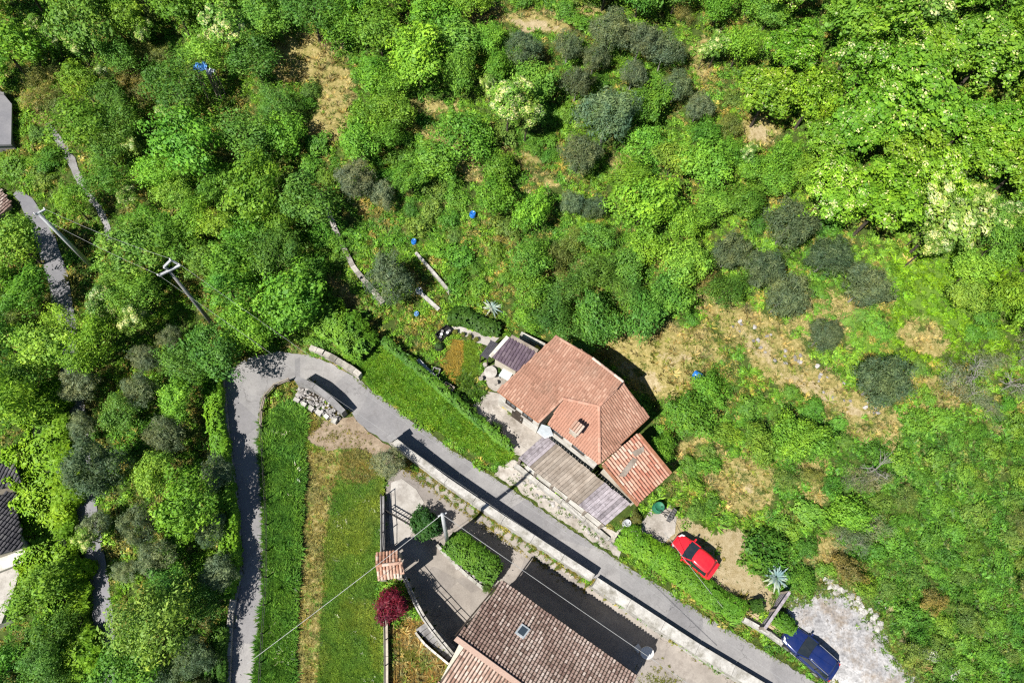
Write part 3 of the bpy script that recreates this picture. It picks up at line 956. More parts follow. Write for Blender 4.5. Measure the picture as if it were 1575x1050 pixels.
# the lean-to at the right end
l1, l2 = PZ(926, 715, GZ + 3.1), PZ(981, 667, GZ + 3.1)
l3, l4 = PZ(1031, 728, GZ + 2.2), PZ(980, 777, GZ + 2.2)
tile_roof(house, [l1, l2, l3, l4], MATS["tiles_lean"], 0.24, 0.42, deck_name="roof", deck=MATS["soil_and_gutter_shade"], seed=4, var=0.8, rise=0.5)  # near-black deck paints shade into the gutters between the tiles
walls_under(house, [l1, l2, l3, l4], GZ - .4, MATS["cream_plaster"], 0.3, 0.2)
pll = plane_of(l1, l2, l3); nl = pll[1]
for quad in ([(950, 732), (960, 733), (979, 707), (972, 703)], [(970, 695), (976, 702), (990, 694), (988, 686)]):
    qq = [on_plane(x, y, pll) + nl * .17 for x, y in quad]
    MB().prism([p - nl * .03 for p in qq], qq).build("roof_patch", MATS["old_wood"], house)
for a_, b_ in ((l1, l4), (l2, l3)):
    MB().bar(a_ + nl * .12, b_ + nl * .12, .2, .1).build("verge_board", MATS["terracotta"], house)
# timber roof terrace in front
tz = GZ + 1.55
TL, TR, BR, BL = PZ(838, 668, tz), PZ(970, 774, tz), PZ(931, 808, tz), PZ(797, 704, tz)
nb = 30
for k in range(nb):
    f0, f1 = k / nb + .0012, (k + 1) / nb - .0012
    dz_ = Vector((0, 0, random.uniform(-.012, .012)))
    j0, j1 = random.uniform(-.012, .012), random.uniform(-.015, .015)
    q = [TL.lerp(TR, f0), TL.lerp(TR, f1), BL.lerp(BR, f1), BL.lerp(BR, f0)]
    ax = (q[3] - q[0])
    q = [q[0] + ax * j0, q[1] + ax * j0, q[2] + ax * j1, q[3] + ax * j1]
    mat = MATS["grey_wood"] if (k < 4 or k > 20) else MATS["old_wood"]
    MB().prism([p + dz_ - Vector((0, 0, .05)) for p in q], [p + dz_ for p in q], tint=random.random()).build("plank", mat, house)
for fr in (.03, .35, .68, .97):
    MB().bar(TL.lerp(BL, fr) - Vector((0, 0, .13)), TR.lerp(BR, fr) - Vector((0, 0, .13)), .12, .15).build("beam", MATS["dark_wood"], house)
for k in range(6):
    p_ = BL.lerp(BR, .02 + .192 * k)
    MB().bar(Vector((p_.x, p_.y, GZ - .8)), Vector((p_.x, p_.y, tz - .2)), .16).build("post", MATS["old_wood"], house)
fw = [BL.lerp(BR, .1), BL.lerp(BR, .97)]
inn = (TL - BL).normalized()
fb = [fw[0] + inn * .25, fw[1] + inn * .25]
MB().prism([Vector((p.x, p.y, GZ - 1.2)) for p in (fw[0] + inn * .05, fw[1] + inn * .05, fb[1], fb[0])], [Vector((p.x, p.y, tz - .5)) for p in (fw[0] + inn * .05, fw[1] + inn * .05, fb[1], fb[0])]).build("front_wall", MATS["white_plaster"], house)

# ------------------------------------------------------------------ shed with purple roof
s1, s2, s3, s4 = PZ(757, 549, GZ + 2.3), PZ(784, 520, GZ + 2.5), PZ(825, 543, GZ + 2.5), PZ(795, 571, GZ + 2.3)
shed = thing("garden_shed", "garden shed with violet-brown tiled roof against the red roofed house", "shed", (s1.x, s1.y, GZ))
tile_roof(shed, [s1, s2, s3, s4], MATS["tiles_purple"], 0.26, 0.4, deck_name="roof", seed=5, rise=.3)
walls_under(shed, [s1, s2, s3, s4], GZ - .3, MATS["cream_plaster"], .25, .2)
MB().bar(s1 + Vector((-.15, 0, .05)), s2 + Vector((-.15, .1, .05)), .28, .1).build("verge_board", MATS["white_plaster"], shed)
MB().bar(s2 + Vector((.1, .15, .0)), s3 + Vector((.1, .15, .0)), .3, .1).build("fascia", MATS["old_wood"], shed)
pq = [PZ(739, 546, GZ + 1.6), PZ(755, 523, GZ + 1.75), PZ(766, 528, GZ + 1.75), PZ(750, 552, GZ + 1.6)]
lean = thing("lean_to_roof", "small dark slate lean-to roof left of the purple shed", "canopy", (pq[0].x, pq[0].y, GZ))
for k in range(5):
    q = [pq[0].lerp(pq[3], k / 5 + .01), pq[0].lerp(pq[3], (k + 1) / 5 - .01), pq[1].lerp(pq[2], (k + 1) / 5 - .01), pq[1].lerp(pq[2], k / 5 + .01)]
    MB().prism([p - Vector((0, 0, .05)) for p in q], q).build("panel", MATS["slate_panel"], lean)
for p in pq: MB().bar(Vector((p.x, p.y, GZ - .2)), p - Vector((0, 0, .06)), .1).build("post", MATS["dark_wood"], lean)

# ------------------------------------------------------------------ the brown-roofed house at the bottom
YZ = -2.0
fz, rz_ = YZ + 4.6, YZ + 6.2
F1, F2 = PZ(772, 895, fz), PZ(979, 1041, fz)
R1 = PZ(703, 978, rz_)
R2 = R1 + (F2 - F1)
farm = thing("farmhouse", "brown tiled farmhouse with a skylight at the bottom edge", "house", (F1.x, F1.y, YZ))
tile_roof(farm, [R1, F1, F2, R2], MATS["tiles_brown"], 0.23, 0.27, deck_name="roof", deck=MATS["soil_and_gutter_shade"], seed=6, var=.8, rise=.42, wide=.40)  # dark deck again paints the gutters as shaded
dn = Vector((F1.x - R1.x, F1.y - R1.y, 0)).normalized()
off = (F2 - F1).normalized() * 0.75
V1 = R1 + off * 1.6 - dn * 5.5 - Vector((0, 0, 1.5)); V2 = V1 + (F2 - F1)
tile_roof(farm, [R1 + off, R2, V2, V1], MATS["tiles_pale"], 0.23, 0.27, deck_name="roof", deck=MATS["dark_wood"], seed=7, var=.9, wide=.4)
rm = MB(); rd = (R2 - R1)
rm.prism([R1 + up * 3 + dn * -.32, R1 + up * 3 + dn * .05, R2 + up * 3 + dn * .05, R2 + up * 3 + dn * -.32], [R1 + up * 4.2 + dn * -.3, R1 + up * 4.2 + dn * .02, R2 + up * 4.2 + dn * .02, R2 + up * 4.2 + dn * -.3])
rm.build("ridge_strip", MATS["tiles_pale"], farm)
walls_under(farm, [R1, F1, F2, R2], YZ - .5, MATS["cream_plaster"], .4, .25)
walls_under(farm, [V1, R1, R2, V2], YZ - .5, MATS["cream_plaster"], .4, .25)
pfm = plane_of(F1, F2, R1)
sk = on_plane(803, 971, pfm); fx = (F2 - F1).normalized(); fy = (R1 - F1).normalized(); fn = pfm[1]


def slab(c, hx, hy, z0, z1):
    b = [c + fx * (i * hx) + fy * (j * hy) + fn * z0 for i, j in ((-1, -1), (1, -1), (1, 1), (-1, 1))]
    return MB().prism(b, [p + fn * (z1 - z0) for p in b])


sw = slab(sk, .34, .4, .02, .17).build("skylight", MATS["zinc_flashing"], farm)
slab(sk, .23, .28, .17, .185).build("pane", MATS["window_glass"], sw)
MB().tube([F1 - up * 2 + (F2 - F1) * (k / 8) + dn * .1 for k in range(9)], .07, 6).build("gutter", MATS["dark_wood"], farm)
MB().tube([R1.lerp(F1, k / 6) + Vector((-.12, .05, -.02)) for k in range(7)], .05, 6).build("verge_board", MATS["dark_wood"], farm)
iq = inset([R1, F1, F2, R2], .4)
window_on(farm, iq[1], iq[0], .35, YZ + 3.2, .9, 1.2); window_on(farm, iq[1], iq[0], .75, YZ + 3.2, .9, 1.2)

# ------------------------------------------------------------------ gate canopy on the meadow side of the yard
gz0 = float(height(P(600, 880).x, P(600, 880).y))
gh = gz0 + 3.0
g1, g2, g3, g4 = PZ(577, 853, gh), PZ(611, 850, gh), PZ(622, 882, gh), PZ(581, 890, gh)
ga, gb = PZ(578, 870, gh + .45), PZ(618, 865, gh + .45)
gate = thing("gate_house", "small tiled gate canopy above the purple bush", "gateway", ((g1.x + g3.x) / 2, (g1.y + g3.y) / 2, gz0))
tile_roof(gate, [ga, gb, g2, g1], MATS["tiles_gate"], .22, .36, deck_name="roof", seed=8)
tile_roof(gate, [ga, gb, g3, g4], MATS["tiles_gate"], .22, .36, deck_name="roof", seed=9)
ridge(gate, ga + up, gb + up, MATS["tiles_gate"], .12)
gc = (g1 + g2 + g3 + g4) / 4
gx_ = (g2 - g1).normalized(); gy_ = (g1 - g4); gy_.z = 0; gy_.normalize()
grz = math.atan2(gx_.y, gx_.x)
for sy in (-1, 1):
    for sx in (-1, 1):
        MB().box(Vector((gc.x, gc.y, gz0 + 1.25)) + gx_ * (.6 * sx) + gy_ * (.72 * sy), (.38, .34, 3.4), grz).build("pillar", MATS["cream_plaster"], gate)
for sx in (-1, 1):                                   # arched lintels
    m = MB(); K = 9
    for k in range(K):
        y0 = -.56 + 1.12 * k / K; y1 = -.56 + 1.12 * (k + 1) / K
        hz0 = 2.15 + .45 * math.sqrt(max(0, 1 - (y0 / .58) ** 2)); hz1 = 2.15 + .45 * math.sqrt(max(0, 1 - (y1 / .58) ** 2))
        cc = Vector((gc.x, gc.y, gz0)) + gx_ * (.6 * sx)
        bq = []
        for yy, hz in ((y0, hz0), (y1, hz1)):
            for xx in (-.17, .17): bq.append((cc + gy_ * yy + gx_ * xx, hz))
        bot = [bq[i][0] + Vector((0, 0, bq[i][1])) for i in (0, 1, 3, 2)]
        m.prism(bot, [Vector((p.x, p.y, gz0 + 2.93)) for p in bot])
    m.build("arch", MATS["cream_plaster"], gate)


# ------------------------------------------------------------------ buildings cut by the left edge
def edge_house(name, label, cornerpx, z, ground, mat, wallmat, slope=0.0, pitch=.25, cat="house", thick=.2, tiles=True, gable=True):
    ps = [PZ(x, y, z) for x, y in cornerpx]
    o = thing(name, label, cat, (ps[0].x, ps[0].y, ground))
    if tiles:
        dd_ = Vector((-1, -.3, -.25))
        p0 = ps[0]
        n_ = Vector((.12 * slope, .30 * slope, 1)).normalized()
        ps = [Vector((p.x, p.y, p0.z - (n_.x * (p.x - p0.x) + n_.y * (p.y - p0.y)) / n_.z)) for p in ps]
        tile_roof(o, ps, mat, pitch, .38, deck_name="roof", seed=11)
    else:
        MB().prism([p - Vector((0, 0, thick)) for p in ps], ps).build("roof", mat, o)
        MB().prism([Vector((p.x, p.y, p.z + .002)) for p in ps[:0]] or [ps[0], ps[1], ps[1] + Vector((.05, .2, 0)), ps[0] + Vector((.05, .2, 0))], [q + Vector((0, 0, .25)) for q in ([ps[0], ps[1], ps[1] + Vector((.05, .2, 0)), ps[0] + Vector((.05, .2, 0))])]).build("parapet", wallmat, o)
    walls_under(o, ps, ground, wallmat, .3, .22)
    return o


zl = float(height(P(20, 800).x, P(20, 800).y))
edge_house("village_house", "charcoal tiled house cut by the left edge", [(-70, 780), (14, 752), (36, 842), (-70, 880)], zl + 2.6, zl - 2, MATS["tiles_grey"], MATS["cream_plaster"], slope=1.0)
edge_house("outbuilding", "charcoal tiled outbuilding touching the top of the left edge house", [(-60, 722), (26, 714), (34, 742), (-60, 765)], zl + 2.2, zl - 2, MATS["tiles_grey"], MATS["cream_plaster"], slope=-.6, cat="outbuilding")
edge_house("flat_annex", "white flat-roofed annex below the charcoal roof at the left edge", [(-70, 868), (38, 846), (40, 862), (-70, 906)], zl + 1.5, zl - 2, MATS["white_plaster"], MATS["white_plaster"], tiles=False, cat="annex")
edge_house("flat_annex", "grey flat terrace roof below the white annex at the left edge", [(-70, 902), (34, 866), (22, 905), (2, 958), (-70, 985)], zl + .8, zl - 2, MATS["pale_concrete"], MATS["white_plaster"], tiles=False, cat="annex")
zl2 = float(height(P(10, 190).x, P(10, 190).y))
edge_house("flat_building", "low grey flat-roofed garage cut by the left edge near the top", [(-60, 132), (8, 148), (18, 160), (17, 222), (-60, 224)], zl2 + .7, zl2 - 2, MATS["lower_asphalt"], MATS["grey_concrete"], tiles=False, cat="building")
zl3 = float(height(P(10, 310).x, P(10, 310).y))
edge_house("village_house", "dark red-brown roofed house cut by the left edge beside the lower road", [(-60, 280), (2, 292), (20, 318), (-4, 342), (-60, 350)], zl3 + .5, zl3 - 2, MATS["tiles_brown"], MATS["cream_plaster"], slope=.8)

# ------------------------------------------------------------------ stone bank below the terrace (laid before planting)
BANK = [(776, 700), (800, 712), (850, 752), (905, 795), (940, 815), (965, 812), (1000, 808), (1012, 822), (985, 836), (958, 838), (952, 858), (905, 828), (850, 791), (795, 753), (760, 730)]
sheet("stone_bank", BANK, MATS["patio_stone"], 0.045, label="pale rubble bank between the wooden terrace and the lane", rough_edge=1.8)
LEAN = [(1000, 785), (1030, 775), (1042, 800), (1030, 832), (1010, 835), (985, 805)]
sheet("back_yard", LEAN, MATS["patio_stone"], 0.048, label="cluttered paved corner right of the lean-to roof", rough_edge=1.2)
FLATS += [BANK, LEAN]


# ------------------------------------------------------------------ foliage materials
def leaf_mat(name, source, trans=0.32, rough=0.55, hue=0.35):
    t = NT(name)
    if source == 'object':
        col = t.new("ShaderNodeObjectInfo").outputs["Color"]
    elif source == 'instancer':
        col = t.attr("col", 'INSTANCER').outputs["Color"]
    else:
        col = t.mix(0.0, source, source)
    tint = t.attr("tint").outputs["Fac"]
    k = t.ramp(tint, [(0.0, (0.55, 0.64, 0.7)), (0.5, (1, 1, 1)), (0.8, (1.4, 1.28, 1.0)), (1.0, (1.75, 1.45, 1.5))])
    col = t.mix(1.0, col, k, 'MULTIPLY')
    n = t.noise(0.55, 5, 0.65)
    col = t.mix(1.0, col, t.ramp(n, [(0.28, (0.7, 0.86, 1.05)), (0.5, (1, 1, 1)), (0.74, (1.32, 1.14, 0.9))]), 'MULTIPLY')
    t.link(col, t.b.inputs["Base Color"])
    t.b.inputs["Roughness"].default_value = rough
    t.b.inputs["Specular IOR Level"].default_value = 0.25
    tr = t.new("ShaderNodeBsdfTranslucent")
    c2 = t.mix(1.0, col, (1.15, 1.25, 0.6), 'MULTIPLY')
    t.link(c2, tr.inputs["Color"])
    mx = t.new("ShaderNodeMixShader"); mx.inputs[0].default_value = trans
    t.link(t.b.outputs[0], mx.inputs[1]); t.link(tr.outputs[0], mx.inputs[2])
    out = t.n.get("Material Output")
    t.link(mx.outputs[0], out.inputs["Surface"])
    MATS[name] = t.m
    return t.m


leaf_mat("leaf", 'object'); leaf_mat("herb", 'instancer', 0.3)
leaf_mat("cream_flower", (0.50, 0.54, 0.25), 0.3); leaf_mat("purple_leaf", (0.115, 0.008, 0.022), 0.2)
leaf_mat("hedge_leaf", 'object', 0.3); leaf_mat("agave_leaf", (0.23, 0.30, 0.26), 0.1, 0.5)
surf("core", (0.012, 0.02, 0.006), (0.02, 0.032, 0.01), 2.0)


def rand_dirs(n, r=rng):
    v = r.normal(size=(n, 3))
    return v / np.linalg.norm(v, axis=1)[:, None]


def leaves(pos, nrm, size, aspect=0.5, fold=0.25, r=rng, tint=None):
    """folded leaf quads: pos (n,3), nrm (n,3) facing, size (n,)"""
    n = len(pos)
    nrm = nrm / np.maximum(np.linalg.norm(nrm, axis=1), 1e-6)[:, None]
    t1 = np.cross(nrm, rand_dirs(n, r)); t1 /= np.maximum(np.linalg.norm(t1, axis=1), 1e-6)[:, None]
    t2 = np.cross(nrm, t1)
    s = np.asarray(size)[:, None] * np.ones((n, 1))
    b = pos - t1 * s * 0.5
    tip = pos + t1 * s * 0.5 - nrm * s * 0.12
    l = pos + t2 * s * aspect * 0.5 + nrm * s * fold * 0.5
    q = pos - t2 * s * aspect * 0.5 + nrm * s * fold * 0.5
    v = np.stack([b, l, tip, q], 1).reshape(-1, 3)
    f = np.arange(4 * n).reshape(n, 4)
    tt = np.repeat(r.random(n) if tint is None else tint, 4)
    return v, f, tt


def crown_mesh(name, seed, nclump=26, nleaf=4200, size=0.085, aspect=0.55, flat=0.8, clump=(0.24, 0.4), spread=(0.5, 0.82), flower=0.0, mat="leaf", fsize=0.09, loose=0.17, zlow=-0.35):
    r = np.random.default_rng(seed)
    d = rand_dirs(nclump * 3, r)
    d = d[d[:, 2] > zlow][:nclump]
    nc = len(d)
    lump = 1 + 0.34 * np.sin(d[:, 0] * 3.1 + seed) * np.cos(d[:, 1] * 2.7 - seed)
    c = d * r.uniform(*spread, nc)[:, None] * lump[:, None]
    c = np.concatenate([c, r.normal(0, .22, (max(2, nc // 6), 3))])
    cr = r.uniform(*clump, len(c))
    wgt = cr ** 2; wgt /= wgt.sum()
    k = r.choice(len(c), nleaf, p=wgt)
    ld = rand_dirs(nleaf, r)
    outw = c[k] / np.maximum(np.linalg.norm(c[k], axis=1), .2)[:, None]
    ld = ld + outw * 0.55 + np.array([0, 0, .25]); ld /= np.linalg.norm(ld, axis=1)[:, None]
    el_ = rand_dirs(len(c), r) * .55
    ld2 = ld + el_[k] * (np.sum(ld * el_[k], axis=1))[:, None] * 3.0
    pos = c[k] + ld2 * (cr[k] * r.uniform(0.55, 1.12, nleaf))[:, None]
    fr_ = r.random(nleaf) < loose                      # leaves that belong to no clump
    fd_ = rand_dirs(nleaf, r); fd_[:, 2] = np.abs(fd_[:, 2]) - .2
    fl_ = 1 + .22 * np.sin(fd_[:, 0] * 5 + seed) * np.cos(fd_[:, 1] * 4.3 - seed)
    pos[fr_] = (fd_ * (r.uniform(.45, .98, nleaf) * fl_)[:, None])[fr_]
    sh_ = r.random(nleaf) < .03
    pos[sh_] *= r.uniform(1.05, 1.28, (sh_.sum(), 1))
    ctint = r.random(len(c))
    tint = np.clip(0.45 * ctint[k] + 0.55 * r.random(nleaf), 0, 1)
    nr = ld + rand_dirs(nleaf, r) * 0.6 + np.array([0, 0, .35])
    v, f, tt = leaves(pos, nr, size * np.clip(r.lognormal(-.05, .42, nleaf), .4, 2.4), aspect * r.uniform(.7, 1.25), r=r, tint=tint)
    v[:, 2] *= flat
    mats = [MATS[mat]]; mi = np.zeros(len(f), int)
    if flower > 0:
        nf = int(nleaf * flower)
        fc = r.choice(len(c), max(3, int(len(c) * .75)), replace=False)
        kk = r.choice(fc, nf)
        fd = rand_dirs(nf, r) * .9 + outw[0] * 0 + c[kk] * .6 + np.array([0, 0, .8]); fd /= np.linalg.norm(fd, axis=1)[:, None]
        fp = c[kk] + fd * (cr[kk] * r.uniform(.95, 1.14, nf))[:, None]
        v2, f2, t2 = leaves(fp, fd + rand_dirs(nf, r) * .5, fsize * r.uniform(.6, 1.3, nf), .8, .15, r=r)
        v2[:, 2] *= flat
        f = np.concatenate([f, f2 + len(v)]); v = np.concatenate([v, v2]); tt = np.concatenate([tt, t2])
        mi = np.concatenate([mi, np.ones(nf, int)]); mats.append(MATS["cream_flower"])
    return np_mesh(name, v, f, mats, {"tint": tt}, mat_idx=mi)


def trunk_mesh(name, seed, mat="bark", limbs=5):
    """unit height trunk (0..1) with limbs reaching into the crown"""
    r = random.Random(seed)
    m = MB()
    lean = Vector((r.uniform(-.06, .06), r.uniform(-.06, .06), 0))
    m.tube([Vector((0, 0, -.1)), Vector((0, 0, .0)) + lean * .2, Vector((0, 0, .45)) + lean, Vector((0, 0, .8)) + lean * 1.6], .055, 7, r2=.028)
    for k in range(limbs):
        a = k * 2 * math.pi / limbs + r.uniform(-.4, .4)
        z0 = r.uniform(.45, .72)
        p0 = Vector((0, 0, z0)) + lean * (z0 * 2)
        q = Vector((math.cos(a), math.sin(a), 0))
        m.tube([p0, p0 + q * .14 + Vector((0, 0, .12)), p0 + q * .3 + Vector((0, 0, .3))], .024, 5, r2=.008)
    me_o = m.build(name, MATS[mat])
    me = me_o.data
    bpy.data.objects.remove(me_o)
    return me


PROTO = {
    'M': [crown_mesh("crown", 10 + k, 30, 5200, .082, .55, .85) for k in range(4)],
    'Y': [crown_mesh("crown", 30 + k, 34, 5200, .078, .6, .9, clump=(.2, .36)) for k in range(3)],
    'K': [crown_mesh("crown", 50 + k, 30, 5200, .075, .6, .85) for k in range(3)],
    'O': [crown_mesh("crown", 70 + k, 80, 9500, .092, .28, 1.05, clump=(.15, .26), spread=(.62, .84), loose=.15) for k in range(4)],
    'F': [crown_mesh("crown", 90 + k, 26, 4200, .085, .55, .85, flower=.5, fsize=.08, clump=(.18, .3)) for k in range(3)],
    'R': [crown_mesh("crown", 110 + k, 64, 7600, .075, .62, .8, clump=(.13, .23), spread=(.6, .95), flower=.02 + .035 * k, fsize=.065) for k in range(4)],
    'W': [crown_mesh("crown", 130 + k, 24, 2200, .10, .2, .7, clump=(.2, .36)) for k in range(2)],
    'B': [crown_mesh("crown", 150 + k, 24, 3800, .085, .4, .8) for k in range(2)],
    's': [crown_mesh("crown", 170 + k, 18, 2000, .13, .55, .62, clump=(.26, .42)) for k in range(4)],
}
TRUNKS = [trunk_mesh("trunk", 5 + k) for k in range(3)]
OLIVE_TRUNK = trunk_mesh("trunk", 21, "pale_bark", 6)
COLORS = {'M': [(.128, .285, .026), (.108, .255, .026), (.14, .30, .03), (.118, .265, .034)], 'Y': [(.185, .345, .028), (.165, .325, .028), (.20, .355, .04)],
          'K': [(.076, .19, .028), (.088, .205, .028), (.096, .22, .032)], 'O': [(.118, .168, .084), (.134, .184, .098), (.104, .15, .07)],
          'F': [(.165, .30, .045), (.15, .28, .04)], 'R': [(.175, .345, .024), (.145, .31, .022), (.19, .355, .028), (.13, .29, .024)],
          'W': [(.20, .23, .14), (.18, .21, .11)], 'B': [(.16, .20, .05), (.14, .20, .045), (.185, .18, .05), (.13, .21, .04)],
          's': [(.105, .25, .028), (.09, .22, .026), (.135, .275, .032), (.13, .225, .038)]}
KIND = {'M': ("broadleaf_tree", "mid green broadleaf tree", "tree"), 'Y': ("broadleaf_tree", "bright yellow-green tree", "tree"), 'K': ("broadleaf_tree", "dark green tree", "tree"),
        'O': ("olive_tree", "grey-green olive tree", "olive tree"), 'F': ("flowering_tree", "cream flowering tree", "flowering tree"), 'R': ("acacia_tree", "lime green acacia", "tree"),
        'W': ("bare_shrub", "greyish half-bare shrub", "shrub"), 'B': ("brown_bush", "brownish bush", "bush"), 's': ("shrub", "low green shrub", "shrub")}
AREAS = [("in the top left corner", 80, 60), ("beside the upper left footpath", 130, 260), ("left of the blue and white tarp", 240, 130), ("below the blue and white tarp", 340, 250),
         ("left of the two-arm utility pole", 150, 430), ("right of the two-arm utility pole", 360, 420), ("beside the left edge of the lower road", 30, 430), ("between lower road and hairpin lane", 240, 620),
         ("above the charcoal left edge house", 50, 620), ("right of the charcoal left edge house", 80, 800), ("left of the lane near the bottom", 270, 900), ("in the bottom left corner", 60, 1010),
         ("around the straw clearing at upper left", 470, 130), ("at the top centre", 640, 50), ("in the upper garden above centre", 680, 220), ("around the garden walls", 580, 370), ("behind the red roofed house", 930, 460),
         ("behind the purple shed", 800, 430), ("in the top centre olive grove", 930, 130), ("between olive grove and acacia wood", 1080, 240), ("in the olive rows right of centre", 1230, 420), ("at the acacia wood's near edge", 1250, 220),
         ("in the acacia wood at upper right", 1400, 130), ("in the top right corner", 1540, 60), ("at the right edge of the acacia wood", 1540, 270), ("at the right edge halfway down", 1520, 480),
         ("right of the red roofed house", 1060, 640), ("above the red car", 1120, 760), ("on the scrub slope at lower right", 1420, 760), ("beside the gravel lot", 1320, 880), ("in the lower right corner", 1520, 980), ("below the single olive on the right", 1330, 690)]


def area_of(px, py):
    return min(AREAS, key=lambda a: (a[1] - px) ** 2 + (a[2] - py) ** 2)[0]


def plant(px, py, rpx, code, hk=None, label=None, color=None, group=None):
    """one tree: crown seen at a pixel, standing on the ground below it"""
    rr = random
    g = P(px, py, 1.0)
    dist = ((np.array(g) - np.array([0, 0, CAM_H])) @ RWC)[2] * -1
    R = rpx * dist / FOC
    if hk is None: hk = {'M': 1.4 if px < 420 else 1.0, 'Y': 1.5 if px < 420 else 1.1, 'K': 1.3, 'O': 1.05, 'F': 2.4 if px > 1300 else 2.3, 'R': 1.5, 'W': .35, 'B': .55, 's': .15}[code]
    hc = max(.25, R * (hk + .35)) if code != 's' else R * .3
    hc = min(hc, 7.0 if px < 420 or code == 'R' else 5.0)
    p = P(px, py, hc)
    gz_ = float(height(p.x, p.y))
    nm, txt, cat = KIND[code]
    size = "small" if R < 1.25 else ("large" if R > 2.1 else "medium")
    ar = area_of(px, py)
    lb = label or f"{size} {txt} {ar}"
    o = thing(nm, lb, cat, (p.x, p.y, gz_), rr.uniform(0, 6.28), group or (None if label else f"{txt}s {ar}"))
    me = rr.choice(PROTO[code])
    c = bpy.data.objects.new("crown", me); COL.objects.link(c); c.parent = o
    c.location = (0, 0, hc); c.rotation_euler = (rr.gauss(0, .16), rr.gauss(0, .16), rr.uniform(0, 6.28))
    if code == 'O': R *= .86
    zs = R * rr.uniform(.85, 1.1)
    e_ = rr.uniform(.93, 1.07) if code in 'O' else rr.uniform(.78, 1.25)
    c.scale = (R * e_, R / e_, zs)
    base = color or rr.choice(COLORS[code])
    j = rr.uniform(.82, 1.2); hj = rr.uniform(-.12, .14)
    c.color = (base[0] * j * (1 + hj), base[1] * j, base[2] * j, 1)
    tr = bpy.data.objects.new("trunk", OLIVE_TRUNK if code in 'OW' else rr.choice(TRUNKS)); COL.objects.link(tr); tr.parent = o
    h = hc + zs * .35
    tr.scale = (max(R * 1.1, .5), max(R * 1.1, .5), h)
    return o


placed = []
UNNAMED = {}


def put(px, py, r, code, **k):
    placed.append((px, py, r, code))
    o = plant(px, py, r, code, **k)
    if not k.get("label"): UNNAMED.setdefault(o["label"], []).append((px, o))
    return o


OL = [(600, 430, 39, "round olive tree standing alone among the garden walls"), (935, 178, 47, "largest olive tree in the grove, bulging over its shadow"), (892, 238, 34, "olive tree below the largest olive of the grove"),
      (888, 130, 28, None), (940, 48, 34, None), (985, 62, 33, None), (1022, 80, 30, None), (1042, 132, 26, None), (805, 75, 30, None), (875, 72, 26, None), (915, 90, 24, None), (1075, 165, 24, None),
      (1215, 345, 42, "dark olive tree at the upper end of the olive rows"), (1125, 388, 33, None), (1172, 412, 36, None), (1275, 395, 35, None), (1332, 440, 39, "dark olive tree at the right end of the olive rows"), (1207, 458, 38, None),
      (1268, 515, 31, "small round olive between the olive rows and the dry bank"), (1360, 586, 47, "single round olive tree on the dry bank at right"), (548, 275, 34, "dark olive beside the upper end of the dry-stone terrace wall"), (588, 300, 22, None), (255, 668, 34, None), (148, 722, 50, "big silvery olive tree right of the charcoal roofs"),
      (215, 805, 34, None), (335, 728, 28, None), (338, 880, 30, None), (300, 1012, 34, None), (195, 880, 22, None), (122, 590, 30, None), (225, 552, 26, None), (262, 520, 22, None), (880, 312, 22, None), (915, 320, 22, None)]
for x, y, r, lb in OL: put(x, y, r, 'O', label=lb, color=(.085, .13, .06) if x > 1090 and y > 300 else None)
put(236, 962, 54, 'Y', label="large round pale-green tree left of the lane near the bottom", color=(.165, .275, .045), hk=1.7)
put(598, 712, 28, 'O', label="sparse silvery tree at the start of the white retaining wall", color=(.17, .19, .10), hk=1.5)
for x, y, r in [(78, 58, 19), (152, 118, 17), (342, 38, 34), (328, 62, 20), (220, 45, 17), (203, 225, 15), (195, 300, 17), (255, 170, 14), (155, 465, 25), (205, 490, 23), (132, 828, 19), (785, 150, 34), (812, 172, 26),
                (1420, 12, 38), (1396, 100, 20), (1462, 335, 44), (1436, 372, 28), (1502, 300, 24), (1376, 190, 27), (1548, 328, 24), (1105, 70, 18), (1150, 234, 15), (1425, 350, 20), (1085, 80, 14)]:
    put(x, y, r, 'F')
put(888, 520, 27, 'K', label="dark tree touching the back of the red roofed house", hk=1.3)
put(852, 488, 30, 'K'); put(812, 492, 20, 'M'); put(1060, 640, 34, 'M'); put(1020, 690, 22, 'M'); put(1310, 790, 28, 'M', label="bright bushy shrub under the dead tree on the scrub slope", hk=.5)
put(1175, 845, 34, 's', hk=.3); put(1090, 600, 26, 'M', hk=.5); put(1170, 870, 14, 's')

GRID = ["MYMMBMYKMKMYMMYdssOOOgMMRRRRRRRM", "MFYKBMYMKddMMMMOOOOOOdMMRRRRRRRR", "MBYYBKYKddgMMMMFMOOOOOsRRRRRRRRR", ".BMKMMMKKsdMMdgMMOOOMOOdRRRRRRRR", ".sMKYMMKMsgMsMgssOOMMOMsRRRRRRRR",
        "sK.MYMMMMsssMgsMdOOMsMMMYRRRRRRR", "..M.MMMYMKsOssssMsKMMYMOORRRRRRR", "M.M.MMMMKMssKsssMBMMMYOOOOggRRMM", "M.YYKMMMKM..O.ssMBKMMsOOOOOgggYY", "BMYYYKMMMg.....MMKKKMsddOgOgggYY",
        "MMYYOKMM.ss......KdddsdddOgggssW", "KKYKOMK............ddsddddOOsWWW", "MYOKMMK.............MMsssdddssWs", "gYOOOMM.............MssMMsssssss", ".YOOMMO..............sBdBsWsssss",
        ".YYOMMK..............ssdsMMsssss", ".YYOOgO................MssWsssss", ".YY.OKO.................ssssssss", "KYY.YYK..................sssssss", "MKY.YYO...................ssssss", "MKYMMOO...................ssssss"]
RAD = {'M': (28, 48), 'Y': (27, 46), 'K': (26, 44), 'O': (24, 34), 'F': (16, 22), 'R': (36, 58), 'W': (18, 28), 'B': (18, 26), 's': (13, 22)}
